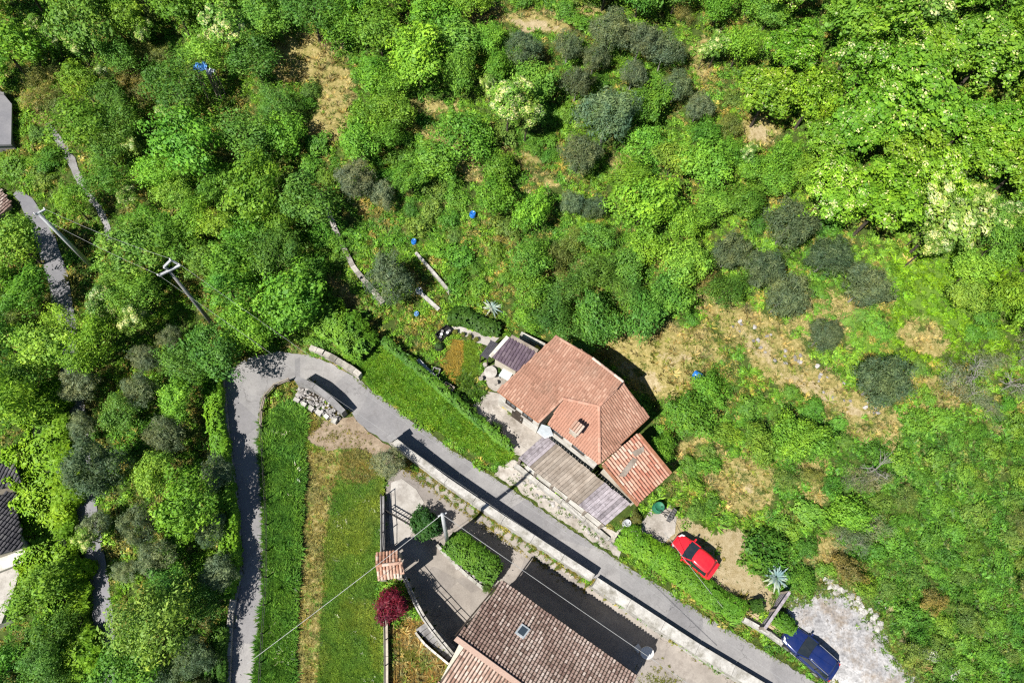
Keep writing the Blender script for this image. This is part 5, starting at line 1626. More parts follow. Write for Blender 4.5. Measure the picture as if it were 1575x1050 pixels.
# ------------------------------------------------------------------ cars
def car(name, label, front, rear, L, W, H, paintm, style):
    pf_, pr_ = P(*front, .6), P(*rear, .6)
    c = (pf_ + pr_) / 2
    ang = math.atan2(pf_.y - pr_.y, pf_.x - pr_.x)
    o = thing(name, label, "car", (c.x, c.y, float(height(c.x, c.y)) + .05), ang)
    hw = W / 2
    S = L / 2
    # x (fraction of half length, + is front), half width factor, top z
    st = [(-1.0, .62, .62 * H), (-.975, .80, .60 * H), (-.93, .93, .62 * H), (-.7, .99, .635 * H), (-.3, 1.0, .63 * H), (.1, 1.0, .62 * H), (.36, .99, .605 * H), (.48, .97, .60 * H), (.7, .92, .57 * H), (.86, .84, .525 * H), (.95, .72, .47 * H), (1.0, .52, .40 * H)]
    m = MB(); ring = []
    for f, k, zt in st:
        w = hw * k; x = f * S
        zb = .24 if abs(f) < .9 else .32
        pts = [(0, zb), (w * .9, zb), (w * .985, zb + .12), (w, .42 * H * .8), (w * .985, zt - .12), (w * .93, zt - .035), (w * .8, zt), (w * .4, zt + .022), (0, zt + .03)]
        full = pts + [(-a, b) for a, b in pts[-2:0:-1]]
        ring.append([(x, a, b) for a, b in full])
    n = len(ring[0])
    vs = [q for r_ in ring for q in r_]; fs = []
    for i in range(len(ring) - 1):
        for k in range(n):
            fs.append((i * n + k, i * n + (k + 1) % n, (i + 1) * n + (k + 1) % n, (i + 1) * n + k))
    fs += [tuple(range(n)), tuple((len(ring) - 1) * n + k for k in range(n))]
    m.add(vs, fs)
    body = m.build("body", paintm, o, local=True, smooth=True)
    zb = .62 * H
    xr0, xr1 = (-.86 * S, -.72 * S)          # rear glass base, rear roof edge
    xw0, xw1 = (.42 * S, .06 * S)            # windscreen base, front roof edge
    if style == 'suv': xr0, xr1, xw0, xw1 = -.9 * S, -.78 * S, .36 * S, .06 * S
    wb, wr = hw * .92, hw * .79
    zr = H - .04
    # roof skin: slightly domed patch
    m = MB(); K = 7; J = 7; vs = []
    for i in range(K):
        f = i / (K - 1); x = xr1 + (xw1 - xr1) * f
        wk = wr * (1 - .10 * abs(2 * f - 1) ** 3)
        for j in range(J):
            g = j / (J - 1) * 2 - 1
            vs.append((x + .05 * (1 - g * g) * (1 if f > .5 else -1) * abs(2 * f - 1), wk * g, zr - .05 * abs(g) ** 3 - .04 * abs(2 * f - 1) ** 2.5 + .03))
    nv = len(vs)
    vs += [(p[0], p[1], p[2] - .06) for p in vs]
    fs = []
    for i in range(K - 1):
        for j in range(J - 1):
            a = i * J + j
            fs.append((a, a + 1, a + J + 1, a + J)); fs.append((nv + a, nv + a + J, nv + a + J + 1, nv + a + 1))
    per = [j for j in range(J)] + [i * J + J - 1 for i in range(1, K)] + [(K - 1) * J + j for j in range(J - 2, -1, -1)] + [i * J for i in range(K - 2, 0, -1)]
    for a, b in zip(per, per[1:] + per[:1]): fs.append((a, b, nv + b, nv + a))
    m.add(vs, fs); m.build("roof", paintm, o, local=True, smooth=True)
    zt = zr - .07

    def glass(name, quad, th=.015):
        q = [Vector(p) for p in quad]; nn = (q[1] - q[0]).cross(q[2] - q[0]).normalized() * th
        return MB().prism([p - nn for p in q], [p + nn for p in q]).build(name, MATS["car_glass"], o, local=True)
    zc_ = zb + .01
    glass("windscreen", [(xw0, -wb * .93, zc_), (xw0 + .05, 0, zc_ + .02), (xw0, wb * .93, zc_), (xw1, wr * .88, zt + .02), (xw1, -wr * .88, zt + .02)])
    glass("rear_window", [(xr0, -wb * .86, zc_), (xr0, wb * .86, zc_), (xr1, wr * .86, zt + .02), (xr1, -wr * .86, zt + .02)])
    for s in (-1, 1):
        xm = (xr1 + xw1) / 2 - .05
        glass("side_window", [(xm + .04, s * wb * .985, zc_), (xw0 - .16, s * wb * .985, zc_), (xw1 + .02, s * wr * .985, zt), (xm + .04, s * wr * .985, zt)])
        glass("side_window", [(xr0 + .16, s * wb * .97, zc_), (xm - .04, s * wb * .985, zc_), (xm - .04, s * wr * .985, zt), (xr1 + .02, s * wr * .97, zt)])
        for (a, b, nm) in (((xw0 + .0, s * wb * .97, zc_ - .02), (xw1, s * wr * .95, zt + .03), "front_pillar"), ((xm, s * wb * 1.0, zc_), (xm, s * wr * 1.0, zt), "door_pillar"), ((xr0 + .04, s * wb * .95, zc_), (xr1, s * wr * .94, zt + .03), "rear_pillar")):
            MB().bar(a, b, .075, .06).build(nm, paintm if nm != "door_pillar" else MATS["black_trim"], o, local=True)
        mm = MB().box((xw0 - .12, s * (hw + .085), zb + .09), (.13, .19, .13), top=.8).build("mirror", paintm, o, local=True)
        MB().box((xw0 - .19, s * (hw + .085), zb + .09), (.012, .15, .1)).build("mirror_glass", MATS["car_glass"], mm, local=True)
        MB().prism([(S * .84, s * hw * .56, .43 * H), (S * .965, s * hw * .44, .40 * H), (S * .90, s * hw * .80, .42 * H), (S * .76, s * hw * .87, .45 * H)],
                   [(S * .84, s * hw * .56, .535 * H), (S * .968, s * hw * .44, .475 * H), (S * .905, s * hw * .81, .50 * H), (S * .76, s * hw * .885, .54 * H)]).build("headlight", MATS["lamp_clear"], o, local=True)
        MB().box((-S * .955, s * hw * .74, .52 * H), (.14, .2, .22)).build("tail_light", MATS["lamp_red"], o, local=True)
        MB().bar((-S * .6, s * hw * 1.004, .54 * H), (-S * .5, s * hw * 1.004, .54 * H), .03, .03).build("door_handle", MATS["black_trim"], o, local=True)
        for fx_ in (-.60, .62):
            w = MB(); r_ = .30 if style != 'suv' else .34
            w.tube([(fx_ * S, s * (hw - .2), r_ - .03), (fx_ * S, s * (hw + .015), r_ - .03)], r_, 18)
            wh = w.build("wheel", MATS["tyre_rubber"], o, local=True)
            MB().tube([(fx_ * S, s * (hw + .0), r_ - .03), (fx_ * S, s * (hw + .025), r_ - .03)], r_ * .62, 14).build("rim", MATS["rim_metal"], wh, local=True)
    MB().box((S * .985, 0, .30 * H), (.1, hw * 1.0, .14)).build("front_bumper", MATS["black_trim"], o, local=True)
    MB().box((-S * .995, 0, .32 * H), (.08, hw * 1.2, .16)).build("rear_bumper", MATS["black_trim"], o, local=True)
    MB().box((-S * 1.012, 0, .46 * H), (.03, .5, .11)).build("number_plate", MATS["white_plastic"], o, local=True)
    MB().bar((xw0 + .06, -wb * .5, zc_ + .03), (xw0 - .1, wb * .2, zc_ + .12), .025, .02).build("wiper", MATS["black_trim"], o, local=True)
    for s in (-1, 1):
        for fx_ in (.40, -.16, -.66):
            MB().bar((fx_ * S, s * hw * 1.003, .30 * H), (fx_ * S, s * hw * .985, .59 * H), .014, .012).build("door_seam", MATS["black_trim"], o, local=True)
        MB().bar((-.66 * S, s * hw * 1.002, .30 * H), (.40 * S, s * hw * 1.002, .30 * H), .02, .03).build("sill_trim", MATS["black_trim"], o, local=True)
        MB().bar((S * .46, s * hw * .80, .612 * H), (S * .84, s * hw * .62, .548 * H), .016, .01).build("bonnet_seam", MATS["black_trim"], o, local=True)
    if style == 'suv':
        for s in (-1, 1):
            MB().tube([(xr1 + .1, s * wr * .9, zr + .02), (xr1 + .2, s * wr * .9, zr + .06), (xw1 - .2, s * wr * .9, zr + .06), (xw1 - .1, s * wr * .9, zr + .02)], .02, 6).build("roof_rail", MATS["rim_metal"], o, local=True)
    return o


car("hatchback_car", "small bright red hatchback parked behind the clipped hedge", (1042, 834), (1092, 876), 3.45, 1.6, 1.46, MATS["red_paint"], 'hatch')
car("estate_car", "dark blue car parked on the white gravel", (1213, 971), (1277, 1033), 4.0, 1.74, 1.54, MATS["blue_paint"], 'suv')


# ------------------------------------------------------------------ poles and wires
def pole_height(b, top):
    best = min((abs(complex(*to_px((b.x, b.y, b.z + h))) - complex(*top)), h) for h in np.arange(2, 16, .1))
    return best[1]


def wirecurve(name, label, a, b, sag, r=.02, parent=None):
    pts = [Vector(a).lerp(Vector(b), k / 14) - Vector((0, 0, sag * 4 * (k / 14) * (1 - k / 14))) for k in range(15)]
    o = MB().tube(pts, r, 5).build(name, MATS["wire"], parent)
    if parent is None: tag(o, label, "cable", kind="thing")
    return o


b1 = P(330, 502); h1 = pole_height(b1, (257, 416))
pole1 = thing("utility_pole", "tall grey utility pole with a double cross-arm above the hairpin", "pole", tuple(b1))
t1 = b1 + Vector((0, 0, h1))
MB().tube([b1 - Vector((0, 0, .5)), b1 + Vector((0, 0, h1 / 2)), t1], .17, 10, r2=.10).build("shaft", MATS["pole_wood"], pole1, smooth=True)
arm = [PZ(244, 424, t1.z), PZ(277, 408, t1.z), PZ(252, 411, t1.z + .55), PZ(263, 400, t1.z + .55)]
MB().bar(arm[0], arm[1], .16, .12).build("cross_arm", MATS["galvanised"], pole1)
MB().bar(arm[2], arm[3], .16, .12).build("cross_arm", MATS["galvanised"], pole1)
MB().bar(arm[3], arm[1], .12, .1).build("brace", MATS["galvanised"], pole1)
MB().bar(arm[2], t1, .14, .1).build("brace", MATS["galvanised"], pole1)
for p in (arm[0], arm[1], arm[3]):
    MB().lathe(p + Vector((0, 0, .05)), [(.03, 0), (.06, .05), (.035, .1), (.06, .15), (.02, .2)], 8).build("insulator", MATS["white_plastic"], pole1)
b2 = P(138, 406); h2 = pole_height(b2, (60, 326))
pole2 = thing("utility_pole", "grey utility pole leaning out over the lower road", "pole", tuple(b2))
t2 = b2 + Vector((0, 0, h2))
MB().tube([b2 - Vector((0, 0, .5)), b2 + Vector((0, 0, h2 / 2)), t2], .19, 10, r2=.11).build("shaft", MATS["galvanised"], pole2, smooth=True)
a2 = [PZ(55, 330, t2.z), PZ(70, 322, t2.z)]
MB().bar(a2[0], a2[1], .14, .12).build("cross_arm", MATS["galvanised"], pole2)
for p in a2: MB().lathe(p + Vector((0, 0, .05)), [(.03, 0), (.06, .05), (.035, .1), (.06, .15), (.02, .2)], 8).build("insulator", MATS["white_plastic"], pole2)
b3 = P(688, 832); h3 = pole_height(b3, (667, 793))
pole3 = thing("utility_pole", "pale pole rising between the ball shrub and the yard hedge", "pole", tuple(b3))
t3 = b3 + Vector((0, 0, h3))
MB().tube([b3 - Vector((0, 0, .3)), b3 + Vector((0, 0, h3 / 2)), t3], .16, 10, r2=.1).build("shaft", MATS["galvanised"], pole3, smooth=True)
MB().bar(t3 - Vector((.25, .1, .15)), t3 + Vector((.25, .1, -.15)), .08).build("cross_arm", MATS["galvanised"], pole3)
wirecurve("overhead_wire", "wire from the leaning pole to the lower end of the double cross-arm", a2[0], arm[0] + Vector((0, 0, .25)), .5, .007)
wirecurve("overhead_wire", "wire from the leaning pole to the upper end of the double cross-arm", a2[1], arm[3] + Vector((0, 0, .25)), .5, .007)
e_ = PZ(1330, 1130, 7.0)
wirecurve("overhead_wire", "wire running from the double cross-arm down along the lane", arm[1] + Vector((0, 0, .25)), e_, .9, .006)
wirecurve("overhead_wire", "second wire running from the double cross-arm down along the lane", arm[0] + Vector((0, 0, .25)), e_ + Vector((-.8, -.8, 0)), .9, .006)
wirecurve("overhead_wire", "white wire crossing the meadow to the yard pole", t3, PZ(380, 1020, 7.0), .35, .016)
wirecurve("overhead_wire", "white wire from the yard pole over the shaded lane", t3, PZ(1075, 1062, 5.5), .25, .016)
wirecurve("overhead_wire", "white cable from the back yard past the red car", PZ(1022, 818, 3.6), P(1112, 934, 1.2), .2, .014)

lp = P(464, 478); lamp = thing("street_lamp", "small white street lamp in the hedge above the hairpin", "lamp", tuple(lp))
MB().tube([lp - Vector((0, 0, .3)), lp + Vector((0, 0, 3.0)), lp + Vector((.1, .1, 3.3))], .05, 7).build("post", MATS["galvanised"], lamp)
MB().bar(lp + Vector((.1, .1, 3.3)), lp + Vector((.75, .35, 3.4)), .05).build("arm", MATS["galvanised"], lamp)
MB().box(lp + Vector((-.1, .0, 3.35)), (.6, .28, .14), .5, top=.7).build("lamp_head", MATS["white_plastic"], lamp)


# ------------------------------------------------------------------ fences, rails, gates
def rail_fence(name, label, pxline, step, high, rails, r, mat, cat="fence", post_r=None, zfun=None, base=0.0, rail_mat=None):
    pts = line_pts(pxline, step)
    z = height(pts[:, 0], pts[:, 1]) + base if zfun is None else zfun(pts)
    o = thing(name, label, cat, (pts[0][0], pts[0][1], float(z[0])))
    for p, zz_ in zip(pts, z):
        MB().bar((p[0], p[1], zz_ - .25), (p[0], p[1], zz_ + high), (post_r or r) * 2).build("post", mat, o)
    for h in rails:
        m = MB().tube([(p[0], p[1], zz_ + h) for p, zz_ in zip(pts, z)], r, 6)
        m.build("rail", rail_mat or mat, o)
    return o


rail_fence("roadside_fence", "long thin post fence along the right edge of the lane", [(405, 660), (408, 720), (413, 800), (413, 900), (408, 960), (402, 1062)], 1.75, 1.0, (.5, .92), .018, MATS["iron"], post_r=.04)
rail_fence("guard_rail", "pale wooden guard rail curving round the inside of the hairpin", smooth_line([(446, 587), (428, 593), (412, 608), (405, 630), (404, 655)], 4), 1.0, .8, (.4, .75), .055, MATS["old_wood"], cat="guard rail", post_r=.06)
rail_fence("iron_railing", "iron railing on the grey wall between meadow and yard", [(589, 765), (590, 800), (590, 850)], 1.5, 1.5, (1.0, 1.45), .025, MATS["iron"], cat="railing", base=.0)
rail_fence("iron_railing", "iron railing on the wall along the dry lawn", [(594, 945), (595, 990), (595, 1062)], 1.7, 1.5, (1.0, 1.45), .025, MATS["iron"], cat="railing")
rail_fence("iron_railing", "thin iron railing along the lane near the blue car", [(1140, 946), (1172, 966), (1215, 996), (1256, 1030)], 1.6, .95, (.5, .92), .022, MATS["iron"], cat="railing", base=.1)
CW = smooth_line([(622, 886), (634, 914), (648, 942), (664, 966), (697, 1006)], 4)
wall("curved_wall", "pale curved wall and coping at the left side of the yard", CW, .26, lambda t: .1 + .45 * min(1, t * 2), MATS["cream_plaster"], 1.0, coping=MATS["wall_concrete"], reach=.5)
cw = line_pts(CW, 1.1)
rail_fence("iron_railing", "iron railing on the curved wall beside the purple bush", CW, 1.1, 1.0, (.5, .97), .028, MATS["iron"], cat="railing",
           zfun=lambda pts: np.maximum(height(pts[:, 0] - .6, pts[:, 1] - .3), height(pts[:, 0], pts[:, 1])) + .1 + .45 * np.minimum(1, np.linspace(0, 2, len(pts))))
# stair slabs beside the curved wall
sa_, sb_, sc_, sd_ = P(640, 968), P(660, 955), P(707, 1000), P(690, 1016)
zst = float(height(P(645, 975).x, P(645, 975).y))
stair = thing("stone_stairs", "grey stair flight between curved wall and dry lawn", "stairs", (sa_.x, sa_.y, zst))
for k in range(8):
    f0, f1 = k / 8, (k + 1) / 8 - .01
    q = [sa_.lerp(sd_, f0), sa_.lerp(sd_, f1), sb_.lerp(sc_, f1), sb_.lerp(sc_, f0)]
    zt_ = zst + .55 - .06 * k
    MB().prism([Vector((p.x, p.y, zst - .6)) for p in q], [Vector((p.x, p.y, zt_)) for p in q], tint=random.random()).build("step", MATS["grey_concrete"], stair)
wall("stair_wall", "white serrated side wall of the grey stairs", [(640, 972), (652, 988), (668, 1002), (690, 1020)], .14, .75, MATS["white_plaster"], .5, reach=.2, jit=.06)
gA, gB = P(593, 786), P(640, 813)
mg = thing("metal_gate", "dark metal gate leaf across the yard entrance", "gate", tuple(gA))
for h in (.15, .6, 1.05): MB().bar(gA + Vector((0, 0, h)), gB + Vector((0, 0, h)), .06).build("rail", MATS["iron"], mg)
for k in range(13):
    p_ = gA.lerp(gB, k / 12); MB().bar(p_ + Vector((0, 0, .05)), p_ + Vector((0, 0, 1.15)), .03).build("bar", MATS["iron"], mg)
gA, gB = P(1163, 966), P(1200, 912)
wg = thing("wooden_gate", "grey wooden gate standing between the hedge end and the blue car", "gate", tuple(gA))
for h in (.2, .5, .8, 1.1, 1.4):
    MB().bar(gA + Vector((0, 0, h)), gB + Vector((0, 0, h)), .05, .2).build("board", MATS["grey_wood"], wg)
for f in (0, .5, 1.0):
    p_ = gA.lerp(gB, f); MB().bar(p_ - Vector((0, 0, .3)), p_ + Vector((0, 0, 1.6)), .16).build("post", MATS["old_wood"], wg)
MB().bar(gA + Vector((0, 0, 1.62)), gB + Vector((0, 0, 1.62)), .2, .06).build("top_beam", MATS["grey_wood"], wg)


# ------------------------------------------------------------------ stones
def stone_mesh(seed, flat=.6):
    r = random.Random(seed)
    bm = bmesh.new(); bmesh.ops.create_icosphere(bm, subdivisions=1, radius=1.0)
    for v in bm.verts:
        v.co *= r.uniform(.72, 1.12)
        v.co.z *= flat
        v.co = Vector((max(-.85, min(.85, v.co.x)), max(-.7, min(.7, v.co.y)), max(-.45, min(.45, v.co.z))))
    me = bpy.data.meshes.new("stone"); bm.to_mesh(me); bm.free()
    a = me.attributes.new("tint", 'FLOAT', 'POINT'); a.data.foreach_set("value", [r.random()] * len(me.vertices))
    me.materials.append(MATS["pile_stone"])
    return me


surf("pile_stone", (0.28, 0.26, 0.25), (0.46, 0.44, 0.42), 2.5, fine=9, finev=.2, bump=.4, bdist=.03, tint=.4)
STONES = [stone_mesh(k) for k in range(9)]


def stones(o, lst):
    for x, y, z, s in lst:
        q = bpy.data.objects.new("stone", random.choice(STONES)); COL.objects.link(q); q.parent = o
        q.location = Vector((x, y, z)) - Vector(o.location); q.rotation_euler = (random.uniform(-.5, .5), random.uniform(-.5, .5), random.uniform(0, 6.3))
        q.scale = (s * random.uniform(.8, 1.3), s * random.uniform(.7, 1.1), s * random.uniform(.8, 1.1))


pz = P(490, 618)
heap = thing("stone_heap", "heap of loose pale stones inside the hairpin", "stone heap", tuple(pz))
pl_ = [(456, 598), (470, 590), (492, 604), (520, 626), (530, 640), (516, 646), (490, 634), (458, 616)]
lst = []
while len(lst) < 240:
    x, y = random.uniform(452, 532), random.uniform(588, 648)
    if not inside(pl_, np.array([x]), np.array([y]))[0]: continue
    d_ = abs((x - 462) * .55 - (y - 592) * .83) / 28
    zt_ = random.uniform(.05, max(.12, .7 - .55 * d_))
    p_ = P(x, y, zt_); lst.append((p_.x, p_.y, p_.z, random.choice((.07, .09, .12, .16, .22)) * random.uniform(.8, 1.2)))
stones(heap, lst)
MB().lathe(P(488, 612) - Vector((0, 0, .2)), [(1.5, 0), (1.1, .3), (.5, .5), (0, .55)], 12, sx=1.0, sy=.5).build("rubble_core", MATS["soil_and_gutter_shade"], heap)
ed = thing("block_row", "row of white stone blocks edging the front of the stone heap", "stone blocks", tuple(P(485, 632)))
for k, p_ in enumerate(line_pts([(458, 617), (480, 630), (515, 648)], .62)):
    MB().box((p_[0], p_[1], float(height(*p_)) + .2), (random.uniform(.4, .56), random.uniform(.32, .42), random.uniform(.4, .55)), random.uniform(-.75, -.35), tint=random.random(), top=.88).build("stone_block", MATS["wall_concrete"], ed)
rk = thing("rockery", "black and white pebbles piled against the yard hedge kerb", "rockery", tuple(P(715, 880)))
lst = []
for k in range(46):
    x = random.uniform(698, 740); y = 862 + (x - 698) * .72 + random.uniform(-2, 9)
    p_ = P(x, y, random.uniform(.05, .2)); lst.append((p_.x, p_.y, p_.z, random.uniform(.07, .15)))
stones(rk, lst)
rk2 = thing("rubble_scatter", "loose rocks scattered over the bank below the wooden terrace", "rocks", tuple(P(860, 785)))
lst = []
for k in range(60):
    f = random.random(); x = 790 + 150 * f + random.uniform(-8, 8); y = 722 + 108 * f + random.uniform(-9, 9)
    p_ = P(x, y, .08); lst.append((p_.x, p_.y, p_.z, random.uniform(.08, .2)))
stones(rk2, lst)
rk3 = thing("rock_scatter", "pale rocks on the dry bank right of the olive rows", "rocks", tuple(P(1200, 540)))
lst = []
for k in range(40):
    f = random.random(); x = 1115 + 230 * f + random.uniform(-14, 14); y = 485 + 150 * f + random.uniform(-14, 14)
    p_ = P(x, y, .08); lst.append((p_.x, p_.y, p_.z, random.uniform(.1, .24)))
stones(rk3, lst)
rk4 = thing("rock_scatter", "pale rocks at the edge of the white gravel", "rocks", tuple(P(1300, 930)))
lst = []
for k in range(40):
    x = random.uniform(1230, 1370); y = random.uniform(895, 990) ; p_ = P(x, y, .05); lst.append((p_.x, p_.y, p_.z, random.uniform(.05, .13)))
stones(rk4, lst)


WHITE_STONES = []
for me in STONES:
    m2 = me.copy(); m2.materials[0] = MATS["wall_concrete"]; WHITE_STONES.append(m2)
keep_, STONES = STONES, WHITE_STONES
for lb, ln, nst in (("band of white rocks along the top of the gravel lot", [(1274, 896), (1296, 912), (1316, 926), (1336, 946), (1352, 962)], 70), ("curved band of white rocks at the lower right corner", [(1404, 997), (1430, 1006), (1452, 1024), (1484, 1048)], 55)):
    pts_ = line_pts(smooth_line(ln, 4), .1)
    rk = thing("rock_edging", lb, "rocks", (pts_[0][0], pts_[0][1], float(height(*pts_[0]))))
    lst = []
    for k in range(nst):
        q = pts_[random.randrange(len(pts_))]; x, y = q[0] + random.gauss(0, .16), q[1] + random.gauss(0, .16)
        lst.append((x, y, float(height(x, y)) + .08, random.uniform(.13, .32)))
    stones(rk, lst)
STONES = keep_


# ------------------------------------------------------------------ garden things
def pot(label, px, py, r, h, mat, plantr, col, seed, pc='s'):
    p = P(px, py); o = thing("potted_plant", label, "potted plant", tuple(p))
    MB().lathe(p, [(r * .7, 0), (r * .95, h * .9), (r * 1.08, h * .9), (r * 1.08, h), (r * .88, h), (r * .86, h * .85)], 12).build("pot", MATS[mat], o, smooth=False)
    MB().lathe(p + Vector((0, 0, h * .84)), [(r * .86, 0), (0.001, .02)], 10).build("soil", MATS["soil_and_gutter_shade"], o)
    c = bpy.data.objects.new("foliage", PROTO[pc][seed % len(PROTO[pc])]); COL.objects.link(c); c.parent = o
    c.location = (0, 0, h + plantr * .35); c.scale = (plantr,) * 3; c.color = (*col, 1)
    return o


pot("terracotta pot plant beside the wooden planter box", 702, 609, .2, .35, "terracotta", .32, (.09, .2, .02), 1)
pot("grey potted shrub second along the hedge shade", 714, 622, .2, .35, "grey_concrete", .34, (.06, .14, .02), 2)
pot("white potted plant at the left corner of the patio", 728, 635, .24, .35, "white_plastic", .3, (.10, .19, .03), 3)
pot("dark pot plant in the hedge shade below the patio middle", 746, 658, .22, .35, "black_plastic", .38, (.05, .12, .02), 0)
pot("bushy potted plant casting a shadow across the patio", 762, 662, .26, .4, "terracotta", .55, (.05, .11, .02), 1)
pot("yellow flowering pot against the house front wall", 779, 627, .2, .3, "terracotta", .3, (.55, .45, .03), 2)
pot("leafy pot beside the yellow flowering pot", 786, 634, .2, .3, "terracotta", .32, (.12, .16, .04), 3)
pot("small dark potted plant beside the round stone table", 765, 573, .2, .35, "black_plastic", .26, (.05, .12, .02), 0)
pot("black round pot below the dark planter crate", 675, 536, .32, .4, "black_plastic", .3, (.06, .13, .03), 1)
pot("pot plant at the foot of the lean-to wall", 975, 800, .28, .4, "terracotta", .45, (.13, .14, .03), 2)
pot("pot plant at the yard corner of the farmhouse", 748, 904, .2, .35, "black_plastic", .3, (.07, .13, .02), 3)
pot("terracotta pot plant next to the farmhouse roof corner", 757, 910, .2, .35, "terracotta", .28, (.09, .12, .03), 0)
for k, (x, y) in enumerate([(700, 512), (712, 516), (722, 520), (732, 524)]):
    pot(["first", "second", "third", "fourth"][k] + " small pot from the left along the garden path", x, y, .15, .25, "terracotta", .2, (.14, .17, .03), k)

p_ = P(754, 577)
tb = thing("round_table", "round pale stone table with a centre hole on the small terrace", "table", tuple(p_))
MB().lathe(p_ + Vector((0, 0, .7)), [(.1, 0), (.46, 0), (.5, .04), (.5, .08), (.1, .1)], 20).build("table_top", MATS["pale_concrete"], tb)
MB().lathe(p_, [(.3, 0), (.12, .15), (.1, .55), (.2, .7)], 12).build("pedestal", MATS["grey_concrete"], tb)
for k in range(4):
    a = k * 1.57 + .5; q = p_ + Vector((math.cos(a) * .85, math.sin(a) * .85, 0))
    st_ = thing("garden_stool", ["left", "lower", "right", "upper"][k] + " stool round the pale stone table", "stool", tuple(q))
    MB().lathe(q + Vector((0, 0, .42)), [(.16, 0), (.18, .02), (.18, .05), (0.001, .06)], 12).build("seat", MATS["patio_stone"], st_)
    MB().lathe(q, [(.12, 0), (.08, .2), (.12, .42)], 10).build("base", MATS["grey_concrete"], st_)
p_ = P(779, 574, .75); dgx = (s4 - s1).normalized(); rz2 = math.atan2(dgx.y, dgx.x)
wt = thing("garden_table", "pale mint garden table between the round table and the house", "table", (p_.x, p_.y, p_.z - .75))
MB().box(p_, (.85, .95, .05), rz2).build("table_top", MATS["pale_table"], wt)
for sx in (-1, 1):
    for sy in (-1, 1):
        q = Vector((sx * .36, sy * .4, 0)); q.rotate(Matrix.Rotation(rz2, 3, 'Z'))
        MB().bar(p_ + q - Vector((0, 0, .75)), p_ + q - Vector((0, 0, .03)), .05).build("leg", MATS["galvanised"], wt)
p_ = P(688, 601)
bx_ = thing("planter_box", "square wooden planter box beside the long hedge", "planter", tuple(p_))
for k in range(4):
    q = Vector((.4, 0, 0)); q.rotate(Matrix.Rotation(k * math.pi / 2 - .6, 3, 'Z'))
    MB().box(p_ + q + Vector((0, 0, .28)), (.09, .86 if k % 2 else .7, .6), k * math.pi / 2 - .6, tint=random.random()).build("board", MATS["old_wood"], bx_)
MB().box(p_ + Vector((0, 0, .2)), (.66, .66, .5), -.6).build("soil", MATS["bare_earth"], bx_)
p_ = P(683, 514)
cr = thing("planter_crate", "black crate of pots at the head of the garden path", "crate", tuple(p_))
cz = .75
for k, (dx, dy, sx, sy) in enumerate(((0, .36, 1.2, .06), (0, -.36, 1.2, .06), (.6, 0, .06, .66), (-.6, 0, .06, .66))):
    q = Vector((dx, dy, .2)); q.rotate(Matrix.Rotation(cz, 3, 'Z')); MB().box(p_ + q, (sx, sy, .4), cz).build("side_board", MATS["black_plastic"], cr)
MB().box(p_ + Vector((0, 0, .08)), (1.12, .64, .12), cz).build("base", MATS["black_plastic"], cr)
for k in range(5):
    q = Vector((-.45 + .22 * k, random.uniform(-.2, .2), .14)); q.rotate(Matrix.Rotation(cz, 3, 'Z'))
    MB().lathe(p_ + q, [(.07, 0), (.1, .2), (.12, .22), (.09, .22)], 9).build("pot", MATS["white_plastic" if k % 2 else "grey_concrete"], cr)
pa, pb_ = P(642, 553, .5), P(681, 592, .5)
gu = thing("grey_trough", "long grey metal trough on the garden edge of the hedge", "trough", (pa.x, pa.y, pa.z - .5))
sd2 = (pb_ - pa).cross(Vector((0, 0, 1))).normalized() * .17
MB().prism([pa - sd2 * .7 - Vector((0, 0, .3)), pb_ - sd2 * .7 - Vector((0, 0, .3)), pb_ + sd2 * .7 - Vector((0, 0, .3)), pa + sd2 * .7 - Vector((0, 0, .3))], [pa - sd2, pb_ - sd2, pb_ + sd2, pa + sd2]).build("basin", MATS["galvanised"], gu)
for f in (.08, .5, .92):
    q = pa.lerp(pb_, f); MB().bar(q - Vector((0, 0, .8)), q - Vector((0, 0, .28)), .12).build("leg", MATS["dark_wood"], gu)
p_ = P(671, 573)
sb_o = thing("storage_box", "small open grey box beside the metal trough", "box", tuple(p_))
for k in range(4):
    q = Vector((.26, 0, 0)); q.rotate(Matrix.Rotation(k * math.pi / 2 - .3, 3, 'Z')); MB().box(p_ + q + Vector((0, 0, .2)), (.05, .57 if k % 2 else .47, .42), k * math.pi / 2 - .3).build("side_board", MATS["grey_concrete"], sb_o)
MB().box(p_ + Vector((0, 0, .05)), (.48, .48, .06), -.3).build("base", MATS["soil_and_gutter_shade"], sb_o)


def barrel(name, label, px, py, r, h, mat, lying=False, cat="barrel"):
    p = P(px, py); o = thing(name, label, cat, tuple(p))
    prof = [(r * .84, 0), (r * .9, .02), (r * .97, h * .2), (r * 1.02, h * .33), (r * .98, h * .36), (r, h * .5), (r * 1.02, h * .66), (r * .98, h * .69), (r * .93, h * .92), (r * .85, h), (r * .8, h), (r * .78, h - .03), (0.001, h - .03)]
    m = MB().lathe((0, 0, 0), prof, 18)
    b = m.build("drum", MATS[mat], o, local=True, smooth=True)
    l = MB().lathe((r * .4, 0, h - .03), [(.05, 0), (.05, .03), (0.001, .035)], 10).build("bung", MATS["black_plastic"], b, local=True)
    if lying:
        b.rotation_euler = (math.radians(80), 0, math.radians(50)); b.location = (0, 0, r * .95)
    return o


